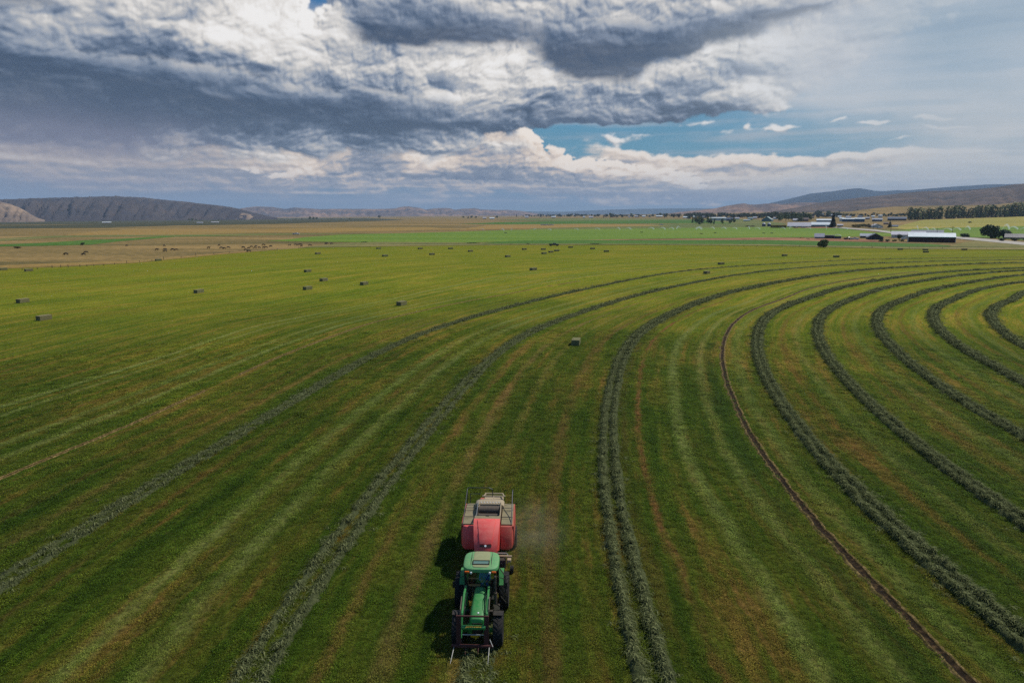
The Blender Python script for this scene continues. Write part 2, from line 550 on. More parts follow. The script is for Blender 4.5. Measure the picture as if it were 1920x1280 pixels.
def simple(name, c, rough=0.5, metal=0.0, var=0.2, scale=3.0, bump=0.0, spec=0.4, dust=0.0, dustc=(150, 132, 100), random_tint=0.0):
    m, n = new_mat(name)
    oc = n.node('ShaderNodeTexCoord').outputs['Object']
    f = n.noise(oc, scale, 5, 0.6)
    k = n.maprange(f, 0.25, 0.75, 1 - var, 1 + var, smooth=False)
    col = n.mix(1.0, rgb(*c), n.comb(k, k, k), 'MULTIPLY')
    if random_tint:
        oi = n.node('ShaderNodeObjectInfo').outputs['Random']
        kk = n.maprange(oi, 0, 1, 1 - random_tint, 1 + random_tint, smooth=False)
        col = n.mix(1.0, col, n.comb(kk, kk, n.math('MULTIPLY', kk, 0.97)), 'MULTIPLY')
    if dust:
        up = n.node('ShaderNodeSeparateXYZ', {0: n.node('ShaderNodeNewGeometry').outputs['Normal']}).outputs[2]
        g = n.noise(oc, scale * 2.3, 6, 0.65)
        d = n.math('MULTIPLY', n.maprange(up, -0.2, 1.0, 0.25, 1.0), n.maprange(g, 0.3, 0.75, 0.3, 1.0))
        col = n.mix(n.math('MULTIPLY', d, dust), col, rgb(*dustc))
        rough = n.maprange(d, 0, 1, rough, min(1.0, rough + 0.4))
    b = bumpn(n, n.noise(oc, scale * 8, 4), bump, 0.02) if bump else None
    finish(n, col, rough, metal, b, spec)
    return m

M_green = simple('green_paint', (30, 128, 58), 0.32, var=.10, dust=.18, spec=.5)
M_roofgreen = simple('roof_green', (72, 148, 88), 0.4, var=.08, dust=.42, dustc=(150, 160, 110), spec=.5)
M_dustgreen = simple('dusty_roof_panel', (138, 146, 104), 0.7, var=.12, dust=.3)
M_red = simple('red_paint', (222, 70, 66), 0.42, var=.08, dust=.50, dustc=(228, 144, 128), scale=1.6)
M_reddusty = simple('dusty_red_paint', (176, 62, 56), 0.5, var=.15, dust=.62, dustc=(160, 118, 90), scale=1.6)
M_tan = simple('dusty_platform', (132, 122, 92), 0.8, var=.18, scale=2.2, bump=.2)
M_cream = simple('cream_cover', (168, 152, 124), 0.7, var=.15, dust=.3)
M_black = simple('black_plastic', (24, 24, 25), 0.55, var=.2, dust=.12)
M_dark = simple('dark_steel', (36, 35, 36), 0.5, var=.25, dust=.18)
M_drum = simple('drum_steel', (84, 74, 68), 0.5, .3, var=.3, dust=.3)
M_rail = simple('rail_tube', (58, 62, 66), 0.45, .3, var=.2)
M_tyre = simple('tyre_rubber', (26, 26, 27), 0.8, var=.25, dust=.25, dustc=(78, 70, 56), bump=.3)
M_yellow = simple('yellow_paint', (206, 164, 22), 0.4, var=.08, dust=.2)
M_rust = simple('rusted_fork_steel', (74, 38, 32), 0.75, var=.3, scale=6, bump=.3)
M_steel = simple('bright_steel', (156, 156, 150), 0.35, .6, var=.2)
M_orange = simple('amber_lens', (214, 96, 20), 0.3, var=.05)
M_white = simple('white_lens', (220, 222, 220), 0.2, var=.03)
M_blueshirt = simple('blue_shirt', (60, 110, 200), 0.9, var=.15)
M_jeans = simple('denim', (40, 48, 66), 0.9)
M_skin = simple('skin', (178, 124, 96), 0.6, var=.05)
M_seat = simple('seat_cloth', (40, 40, 42), 0.9)
M_hose = simple('hydraulic_hose', (18, 18, 18), 0.5)

def glass_mat(name, tint, fac):
    m, n = new_mat(name)
    gl = n.node('ShaderNodeBsdfGlossy', {'Color': (1, 1, 1, 1), 'Roughness': .03}).outputs[0]
    tr = n.node('ShaderNodeBsdfTransparent', {'Color': rgb(*tint)}).outputs[0]
    fr = n.node('ShaderNodeFresnel', {'IOR': 1.5}).outputs[0]
    f = n.math('ADD', n.math('MULTIPLY', fr, .9), fac)
    mx = n.node('ShaderNodeMixShader', {0: f, 1: tr, 2: gl}).outputs[0]
    n.node('ShaderNodeOutputMaterial', {'Surface': mx})
    return m
M_glass = glass_mat('cab_glass', (214, 226, 220), .02)
M_window = simple('window_pane', (30, 38, 46), 0.15, var=.1, spec=.8)

# ------------------------------------------------------------------ terrain: the valley drops away on the left and climbs on the right
AZK = [math.degrees(math.atan((p - 960) / 1302)) for p in (0, 480, 800, 960, 1100, 1300, 1500, 1700, 1920)]
KV = [-.0066, -.0040, 0, .0006, .0030, .0060, .0100, .0135, .0150]
def H(x, y):
    d = np.hypot(x, y)
    az = np.degrees(np.arctan2(x, y))
    k = np.interp(az, AZK, KV) * np.clip((120 - np.abs(az)) / 60, 0, 1)
    d0 = np.interp(az, [-20, 5], [1500, 900])
    e = np.clip(d - d0, 0, 4500)
    return k * e * e / (e + 150)

_D = np.geomspace(18, 9000, 700)
def at_np(px, py):
    """points on the ground seen at photograph pixels"""
    px, py = np.broadcast_arrays(np.asarray(px, float), np.asarray(py, float))
    sh = px.shape
    px, py = px.ravel(), py.ravel()
    u, v = px - 960, py - 640
    rx, ry = u, math.cos(PITCH) * 1280 - v * math.sin(PITCH)
    rz = -math.sin(PITCH) * 1280 - v * math.cos(PITCH)
    hl = np.hypot(rx, ry)
    rx, ry, rz = rx / hl, ry / hl, rz / hl
    out = np.zeros((len(px), 3))
    for a in range(0, len(px), 4000):
        s = slice(a, a + 4000)
        D = _D[None, :]
        Z = CAM_H + rz[s, None] * D
        G = H(rx[s, None] * D, ry[s, None] * D)
        below = Z <= G
        i = np.where(below.any(1), below.argmax(1), len(_D) - 1)
        i0 = np.maximum(i - 1, 0)
        r = np.arange(len(i))
        g0, g1 = (Z - G)[r, i0], (Z - G)[r, i]
        t = np.clip(g0 / np.where(np.abs(g0 - g1) < 1e-9, 1, g0 - g1), 0, 1)
        d = _D[i0] + (_D[i] - _D[i0]) * t
        out[s, 0], out[s, 1] = rx[s] * d, ry[s] * d
        out[s, 2] = H(out[s, 0], out[s, 1])
    return out.reshape(sh + (3,))

def at(px, py):
    return Vector(at_np([px], [py])[0])

def mpp(p):
    """metres per photograph pixel at a point"""
    return (p.y * math.cos(PITCH) - (p.z - CAM_H) * math.sin(PITCH)) / 1280

# ------------------------------------------------------------------ the pivot field: rows curve round a centre on the right
CX, CY = 276.06, 21.64
ROWS = {
'W1': [(0,1090),(62,1052),(125,1012),(222,957),(320,893),(400,847),(483,797),(567,743),(633,703),(732,650),(795,624),(847,605),(907,589),(972,572),(1085,545),(1160,530),(1235,515),(1310,505),(1440,496),(1590,488),(1740,484.5),(1920,482.5)],
'W2': [(469,1270),(502,1211),(551,1139),(594,1076),(633,1024),(679,962),(712,919),(750,874),(780,837),(810,800),(840,762),(870,725),(895,700),(930,665),(965,637),(1015,614),(1065,595),(1135,572),(1210,550),(1285,534),(1360,519),(1440,508),(1560,498),(1680,492.5),(1920,487)],
'W3': [(1228,1270),(1196,1157),(1170,1070),(1157,978),(1145,870),(1140,810),(1144,767),(1152,725),(1162,690),(1172,660),(1190,635),(1215,612),(1252,594),(1295,574),(1385,545),(1440,534),(1515,520),(1615,507),(1740,499),(1920,492.5)],
'W4': [(1912,1190),(1730,1045),(1640,960),(1560,875),(1515,825),(1490,790),(1462,750),(1442,715),(1427,680),(1421,647),(1425,617),(1440,592),(1472,576),(1527,557),(1615,532),(1690,520),(1777,510),(1920,503)],
'W5': [(1909,972),(1834,924),(1784,884),(1727,840),(1680,800),(1635,760),(1595,722),(1565,685),(1542,652),(1534,625),(1537,600),(1557,580),(1605,560),(1655,542),(1740,526),(1830,514),(1920,507.5)],
'W6': [(1915,817),(1852,780),(1802,750),(1752,715),(1710,685),(1680,657),(1655,630),(1645,607),(1647,590),(1665,575),(1700,561),(1740,547),(1815,531),(1920,516)],
'W7': [(1915,717),(1877,692),(1827,667),(1790,642),(1760,617),(1750,592),(1757,577),(1790,562),(1815,550),(1865,537),(1920,529)],
'W8': [(1917,647),(1890,630),(1865,607),(1857,587),(1870,575),(1902,562),(1920,549)],
'rut': [(1827,1277),(1788,1244),(1729,1188),(1663,1122),(1604,1060),(1542,994),(1492,939),(1447,876),(1415,827),(1395,795),(1380,757),(1365,720),(1356,685),(1355,650),(1365,620),(1387,595),(1422,576),(1470,561),(1515,542),(1590,526),(1665,516),(1712,510)],
'T1': [(1476,1162),(1436,1103),(1394,1034),(1358,978),(1321,922),(1295,876),(1275,810),(1265,747),(1262,697),(1265,660),(1280,632),(1315,602),(1352,582),(1400,569)],
'rut2': [(0,897),(83,863),(160,833),(267,787),(333,757),(417,718),(483,687),(533,665),(633,628),(690,607),(760,590),(865,567),(960,550)],
'T2': [(0,763),(200,703),(333,660),(480,610),(605,587),(730,562),(855,535),(955,515)],
}
ROWPOL = {}
for k_, p_ in ROWS.items():
    q_ = at_np([a for a, b in p_], [b for a, b in p_])
    r_ = np.hypot(q_[:, 0] - CX, q_[:, 1] - CY)
    t_ = np.degrees(np.arctan2(q_[:, 1] - CY, q_[:, 0] - CX)) % 360
    wgt = 1 / np.hypot(q_[:, 0], q_[:, 1])
    mean_ = (r_ * wgt).sum() / wgt.sum()
    o_ = np.argsort(t_)
    ROWPOL[k_] = (mean_, t_[o_], (r_ - mean_)[o_])
NAMES = sorted(ROWPOL, key=lambda k: ROWPOL[k][0])
RHO = {k: ROWPOL[k][0] for k in NAMES}

def radius_of(theta, rho):
    """theta (deg) and nominal rho, arrays of one shape -> true radius"""
    th = np.asarray(theta, float)
    rho = np.broadcast_to(np.asarray(rho, float), th.shape)
    dl = []
    for k in NAMES:
        m, t, d = ROWPOL[k]
        tt = np.linspace(t[0], t[-1], 60)
        dd = np.interp(tt, t, d)
        dd = np.convolve(np.pad(dd, 2, mode='edge'), np.ones(5) / 5, 'valid')
        dl.append(np.interp(th, tt, dd))
    dl = np.stack(dl, -1)
    ms = np.array([RHO[k] for k in NAMES])
    j = np.clip(np.searchsorted(ms, rho) - 1, 0, len(ms) - 2)
    f = np.clip((rho - ms[j]) / (ms[j + 1] - ms[j]), 0, 1)
    d0 = np.take_along_axis(dl, j[..., None], -1)[..., 0]
    d1 = np.take_along_axis(dl, (j + 1)[..., None], -1)[..., 0]
    return rho + d0 * (1 - f) + d1 * f

def field_xy(theta, rho):
    r = radius_of(theta, rho)
    t = np.radians(theta)
    return CX + r * np.cos(t), CY + r * np.sin(t)

def rho_of(x, y):
    """nominal rho of ground points, by inversion"""
    th = np.degrees(np.arctan2(y - CY, x - CX)) % 360
    r = np.hypot(x - CX, y - CY)
    rho = r.copy()
    for _ in range(6):
        rho = rho - (radius_of(th, rho) - r)
    return th, rho

# --- field material, shared by soil sheet and grass leaves
BANDS = []   # (nominal rho, half width, colour, strength)
PALE, TANS, BROWN, DEEPG = (128, 136, 84), (142, 124, 76), (94, 70, 48), (44, 66, 28)
BANDS += [(RHO['T1'], .95, PALE, .52), (RHO['T1'] - 3.4, .85, PALE, .42),
          (RHO['T2'], .8, PALE, .7), (RHO['T2'] - 3.0, .7, PALE, .45),
          (RHO['rut2'] + 4.6, .9, PALE, .6), (RHO['rut2'] + 8.0, .8, PALE, .45),
          ((RHO['W3'] + RHO['T1']) / 2 + .6, .45, (120, 80, 58), .8),
          ((RHO['W3'] + RHO['T1']) / 2 + 2.2, .8, BROWN, .35),
          (RHO['W3'] + 4.4, .8, (112, 84, 58), .55), (RHO['W3'] + 8.9, .7, TANS, .35), (RHO['W3'] + 12.0, .8, (128, 104, 72), .55),
          (RHO['W2'] - 2.9, .5, (120, 92, 60), .5), (RHO['W2'] + 5.2, 1.0, PALE, .42), (RHO['W2'] + 8.6, .9, PALE, .45), (RHO['W2'] + 6.9, .8, BROWN, .3),
          (RHO['W1'] - 2.7, .6, BROWN, .4), (RHO['W1'] + 3.4, .8, (118, 96, 62), .5), (RHO['W1'] + 6.3, .6, BROWN, .35),
          (RHO['rut'] - 1.8, 1.0, PALE, .3), (RHO['rut'] + 1.6, 1.0, DEEPG, .6)]
for a_, b_ in (('W8', 'W7'), ('W7', 'W6'), ('W6', 'W5'), ('W5', 'W4')):
    m_ = (RHO[a_] + RHO[b_]) / 2
    BANDS += [(m_ + .9, .7, (116, 84, 50), .5), (m_ - 1.2, .9, PALE, .25)]

def field_group():
    g = bpy.data.node_groups.new('field_colour', 'ShaderNodeTree')
    g.interface.new_socket('UV', in_out='INPUT', socket_type='NodeSocketVector')
    g.interface.new_socket('Pos', in_out='INPUT', socket_type='NodeSocketVector')
    g.interface.new_socket('Color', in_out='OUTPUT', socket_type='NodeSocketColor')
    n = NT(g)
    gi = g.nodes.new('NodeGroupInput')
    go = g.nodes.new('NodeGroupOutput')
    uv, pos = gi.outputs['UV'], gi.outputs['Pos']
    su = n.node('ShaderNodeSeparateXYZ', {0: uv})
    sp = n.node('ShaderNodeSeparateXYZ', {0: pos})
    wob = n.math('MULTIPLY', n.math('SUBTRACT', n.noise(pos, 0.35, 3), .5), .9)
    rho = n.math('ADD', su.outputs[1], wob)
    st = n.comb(n.math('MULTIPLY', su.outputs[0], .055), rho)
    streak = n.noise(st, 0.55, 6, .62)
    streak2 = n.noise(n.comb(n.math('MULTIPLY', su.outputs[0], .10), n.math('ADD', rho, 50.)), 1.5, 5, .6)
    wide = n.noise(n.comb(n.math('MULTIPLY', su.outputs[0], .03), rho), 0.12, 3, .5)
    patch = n.noise(pos, 0.035, 5, .6)
    fleck = n.noise(pos, 1.3, 6, .7)
    dist = n.vmath('LENGTH', n.vmath('MULTIPLY', pos, (1, 1, 0)))
    far = n.maprange(n.math('ADD', dist, n.math('MULTIPLY', n.math('SUBTRACT', patch, .5), 160)), 55, 215, 0, 1)
    blot = n.noise(pos, .22, 6, .68)
    v = n.math('ADD', n.math('MULTIPLY', streak, .48), n.math('ADD', n.math('MULTIPLY', streak2, .25), n.math('ADD', n.math('MULTIPLY', patch, .20), n.math('MULTIPLY', blot, .12))))
    v = n.math('ADD', n.math('MULTIPLY', n.math('SUBTRACT', v, .5), 1.45), .462)
    near_c = n.ramp(v, [(.32, rgb(46, 66, 20)), (.44, rgb(62, 80, 25)), (.53, rgb(78, 86, 32)), (.61, rgb(102, 88, 44)), (.72, rgb(126, 100, 62))])
    far_c = n.ramp(v, [(.30, rgb(82, 102, 28)), (.42, rgb(104, 121, 33)), (.52, rgb(122, 127, 40)), (.61, rgb(142, 132, 52)), (.72, rgb(156, 136, 64))])
    col = n.mix(far, near_c, far_c)  # darker near, brighter far: cloud shade and vignetting put into the colour
    w3 = n.maprange(wide, .35, .65, .93, 1.08)
    col = n.mix(1.0, col, n.comb(w3, w3, w3), 'MULTIPLY')
    streak3 = n.noise(n.comb(n.math('MULTIPLY', su.outputs[0], .05), n.math('ADD', rho, 20.)), 4.2, 4, .6)
    k3 = n.maprange(streak3, .3, .7, .84, 1.16)
    col = n.mix(1.0, col, n.comb(k3, k3, k3), 'MULTIPLY')
    brk = n.noise(n.comb(n.math('MULTIPLY', su.outputs[0], .16), n.math('MULTIPLY', rho, .7)), 0.8, 5, .65)
    for i, (r0, w, c, s) in enumerate(BANDS):
        d = n.math('ABSOLUTE', n.math('SUBTRACT', rho, r0))
        f = n.maprange(d, w * .15, w, s, 0)
        f = n.math('MULTIPLY', f, n.maprange(n.math('FRACT', n.math('ADD', brk, i * .0)), .34, .60, .12 if c is not PALE else .5, 1.0))
        col = n.mix(f, col, rgb(*c))
    # bare spots
    bare = n.maprange(n.math('ADD', n.math('MULTIPLY', fleck, .55), n.math('MULTIPLY', streak2, .45)), .60, .68, 0, .75)
    bare = n.math('MULTIPLY', bare, n.maprange(far, 0, 1, 1, .2))
    col = n.mix(bare, col, rgb(112, 84, 66))
    col = n.mix(1.0, col, (.90, .84, .70, 1), 'MULTIPLY')
    g.links.new(col, go.inputs[0])
    return g
FG = field_group()

def field_mat(name, leaf=False):
    m, n = new_mat(name)
    pos = n.node('ShaderNodeNewGeometry').outputs['Position']
    gr = m.node_tree.nodes.new('ShaderNodeGroup')
    gr.node_tree = FG
    m.node_tree.links.new(pos, gr.inputs['Pos'])
    if leaf:
        at_ = n.node('ShaderNodeAttribute', attribute_name='fuv', attribute_type='INSTANCER')
        m.node_tree.links.new(at_.outputs['Vector'], gr.inputs['UV'])
        lc = n.node('ShaderNodeAttribute', attribute_name='tone').outputs['Fac']
        k = n.math('MULTIPLY', n.maprange(lc, 0, 1, .60, 2.2, smooth=False), n.maprange(n.node('ShaderNodeObjectInfo').outputs['Random'], 0, 1, .62, 1.42, smooth=False))
        col = n.mix(1.0, gr.outputs[0], n.comb(k, n.math('MULTIPLY', k, 1.12), n.math('MULTIPLY', k, .70)), 'MULTIPLY')
        finish(n, col, .7, spec=.06)
    else:
        uv = n.node('ShaderNodeUVMap', uv_map='uv').outputs[0]
        m.node_tree.links.new(uv, gr.inputs['UV'])
        f1 = n.noise(pos, 3.2, 7, .72)
        f2 = n.noise(pos, 0.9, 6, .7)
        k = n.math('MULTIPLY', n.maprange(f1, .34, .66, .50, 1.45), n.maprange(f2, .3, .7, .82, 1.18))
        col = n.mix(1.0, gr.outputs[0], n.comb(k, k, n.math('MULTIPLY', k, .95)), 'MULTIPLY')
        finish(n, col, .95, spec=.03, bump=bumpn(n, n.math('ADD', f1, n.math('MULTIPLY', f2, .8)), 1.0, .2))
    return m
M_field = field_mat('mown_alfalfa_field')
M_leaf = field_mat('alfalfa_leaves', True)

thg = np.concatenate([np.arange(0, 78, 6), np.arange(78, 226, 1.0), np.arange(226, 361, 6)])
rhg = np.unique(np.round(np.concatenate([[0.5], np.arange(30, 180, 15), np.arange(180, 300, 2.5), np.arange(300, 400, 8), np.arange(400, 830, 30), [RHO[k] for k in NAMES]]), 2))
TH, RR = np.meshgrid(thg, rhg)
fx, fy = field_xy(TH, RR)
uvf = np.stack([np.radians(TH) * 250, RR], -1).reshape(-1, 2)
vf = np.stack([fx, fy, np.zeros_like(fx)], -1).reshape(-1, 3)
link('hay_field', mesh_np('hay_field', vf, grid_faces(*TH.shape), M_field, uv=uvf), kind='structure')

# ------------------------------------------------------------------ grass in the foreground
def scatter(name, clump, pts, scale, tilt, extra=None, mat=None, parent=None, **kw):
    """one object holding a leaf clump and the points it is repeated on (geometry nodes)"""
    cv, cf, tone = clump
    nv = len(cv)
    allv = np.concatenate([cv, pts]).astype(np.float32)
    me = mesh_np(name, allv, cf, mat)
    na = len(allv)
    def attr(nm, typ, arr, key):
        a = me.attributes.new(nm, typ, 'POINT')
        a.data.foreach_set(key, np.ascontiguousarray(arr).ravel())
    isp = np.zeros(na, bool); isp[nv:] = True
    attr('is_point', 'BOOLEAN', isp, 'value')
    sc = np.ones((na, 3), np.float32); sc[nv:] = scale
    attr('size', 'FLOAT_VECTOR', sc, 'vector')
    rt = np.zeros((na, 3), np.float32); rt[nv:] = tilt
    attr('turn', 'FLOAT_VECTOR', rt, 'vector')
    tn = np.zeros(na, np.float32); tn[:nv] = tone
    attr('tone', 'FLOAT', tn, 'value')
    if extra is not None:
        ex = np.zeros((na, 3), np.float32); ex[nv:] = extra
        attr('fuv', 'FLOAT_VECTOR', ex, 'vector')
    o = link(name, me, parent, **kw)
    g = bpy.data.node_groups.get('repeat_clump')
    if g is None:
        g = bpy.data.node_groups.new('repeat_clump', 'GeometryNodeTree')
        g.interface.new_socket('Geometry', in_out='INPUT', socket_type='NodeSocketGeometry')
        g.interface.new_socket('Geometry', in_out='OUTPUT', socket_type='NodeSocketGeometry')
        N, L = g.nodes, g.links
        gi, go = N.new('NodeGroupInput'), N.new('NodeGroupOutput')
        def na_(nm, t):
            a = N.new('GeometryNodeInputNamedAttribute'); a.data_type = t
            a.inputs['Name'].default_value = nm
            return a.outputs[0]
        sp = N.new('GeometryNodeSeparateGeometry'); sp.domain = 'POINT'
        L.new(gi.outputs[0], sp.inputs['Geometry']); L.new(na_('is_point', 'BOOLEAN'), sp.inputs['Selection'])
        mp = N.new('GeometryNodeMeshToPoints'); L.new(sp.outputs['Selection'], mp.inputs['Mesh'])
        ip = N.new('GeometryNodeInstanceOnPoints')
        L.new(mp.outputs[0], ip.inputs['Points']); L.new(sp.outputs['Inverted'], ip.inputs['Instance'])
        L.new(na_('turn', 'FLOAT_VECTOR'), ip.inputs['Rotation'])
        L.new(na_('size', 'FLOAT_VECTOR'), ip.inputs['Scale'])
        L.new(ip.outputs[0], go.inputs[0])
    md = o.modifiers.new('repeat', 'NODES')
    md.node_group = g
    return o

def leaf_clump(n, rad, hmin, hmax, size, seed):
    r = np.random.default_rng(seed)
    V, F, T = [], [], []
    for i in range(n):
        a = r.uniform(0, 2 * PI); d = rad * math.sqrt(r.uniform())
        c = np.array([d * math.cos(a), d * math.sin(a), r.uniform(hmin, hmax)])
        s = size * r.uniform(.6, 1.4)
        y = r.uniform(0, 2 * PI)
        ax = np.array([math.cos(y), math.sin(y), r.uniform(-.2, .9)]); ax /= np.linalg.norm(ax)
        b = np.cross(ax, [0, 0, 1.0]); b /= np.linalg.norm(b)
        b = b + np.array([0, 0, r.uniform(-.6, .6)])
        k = len(V)
        V += [c - ax * s * .5, c + b * s * .32, c + ax * s * .6, c - b * s * .32]
        F.append((k, k + 1, k + 2, k + 3))
        T += [r.uniform() ** 1.6] * 4
    return np.array(V), np.array(F), np.array(T)

def grass_points(n, dmin, dmax, seed):
    r = np.random.default_rng(seed)
    d = np.exp(r.uniform(math.log(dmin), math.log(dmax), n))
    # equal numbers per octave of distance: dense near the camera, thin far away
    az = np.radians(r.uniform(-43, 43, n))
    return d * np.sin(az), d * np.cos(az)

clumpA = leaf_clump(70, .30, .02, .13, .055, 1)
gx, gy = grass_points(56000, 22, 120, 5)
th_, rho_ = rho_of(gx, gy)
keep = np.ones(len(gx), bool)
keep &= np.abs(rho_ - RHO['rut']) > .40 + .25 * gnoise(gx * .6, gy * .6, 77)
keep &= ~((np.abs(rho_ - RHO['rut2']) < .35))
pn = fbm(gx * .5, gy * .5, 4, .6, 301) + fbm(np.radians(th_) * 250 * .06, rho_ * .8, 4, .55, 333) * .9
keep &= pn > -.55
gx, gy, th_, rho_, pn = gx[keep], gy[keep], th_[keep], rho_[keep], pn[keep]
szz = (rng.uniform(.6, 1.25, len(gx)) * np.clip(.85 + pn * .5, .45, 1.35))[:, None] * np.array([[1, 1, .8]])
szz = szz * np.clip(np.hypot(gx, gy) / 45, .8, 1.8)[:, None] ** np.array([[1, 1, .25]])
scatter('alfalfa_regrowth', clumpA, np.stack([gx, gy, np.zeros_like(gx)], -1), szz,
        np.stack([rng.normal(0, .06, len(gx)), rng.normal(0, .06, len(gx)), rng.uniform(0, 6.28, len(gx))], -1),
        np.stack([np.radians(th_) * 250, rho_, rho_ * 0], -1), M_leaf, kind='stuff', label='low green alfalfa regrowth covering the mown field')

# ------------------------------------------------------------------ windrows
def hay_mat(name, c1, c2, leaf=False):
    m, n = new_mat(name)
    pos = n.node('ShaderNodeNewGeometry').outputs['Position']
    f = n.noise(pos, 8.5, 8, .8)
    g = n.noise(pos, 1.4, 4, .6)
    v = n.math('ADD', n.math('MULTIPLY', f, .7), n.math('MULTIPLY', g, .3))
    if leaf:
        t = n.node('ShaderNodeAttribute', attribute_name='tone').outputs['Fac']
        v = n.math('ADD', n.math('MULTIPLY', v, .5), n.math('MULTIPLY', t, .5))
    col = n.ramp(v, [(.25, rgb(*c1)), (.5, rgb(*[int((a + b) / 2) for a, b in zip(c1, c2)])), (.75, rgb(*c2))])
    finish(n, col, .9, spec=.05, bump=None if leaf else bumpn(n, f, 1.0, .12))
    return m
M_hay = hay_mat('cut_hay', (36, 44, 24), (116, 120, 80))
M_haystrand = hay_mat('hay_strands', (46, 54, 28), (118, 122, 80), True)

def strand_clump(n, seed, rad=.45):
    r = np.random.default_rng(seed)
    V, F, T = [], [], []
    for i in range(n):
        a = r.uniform(0, 2 * PI); d = rad * math.sqrt(r.uniform())
        p = np.array([d * math.cos(a), d * math.sin(a), r.uniform(-.02, .10)])
        y = r.normal(0, 1.1) + PI / 2
        L = r.uniform(.10, .28); w = r.uniform(.009, .02)
        dirv = np.array([math.cos(y), math.sin(y), r.uniform(-.25, .5)])
        side = np.cross(dirv, [0, 0, 1.0]); side /= np.linalg.norm(side); side = side * w
        q = p + dirv * L * .5 + np.array([0, 0, .03])
        e = p + dirv * L + np.array([0, 0, -.04])
        k = len(V)
        V += [p - side, p + side, q + side, q - side, e + side * .5, e - side * .5]
        F += [(k, k + 1, k + 2, k + 3), (k + 3, k + 2, k + 4, k + 5)]
        T += [r.uniform()] * 6
    return np.array(V), np.array(F), np.array(T)
STR = strand_clump(22, 3, .30)

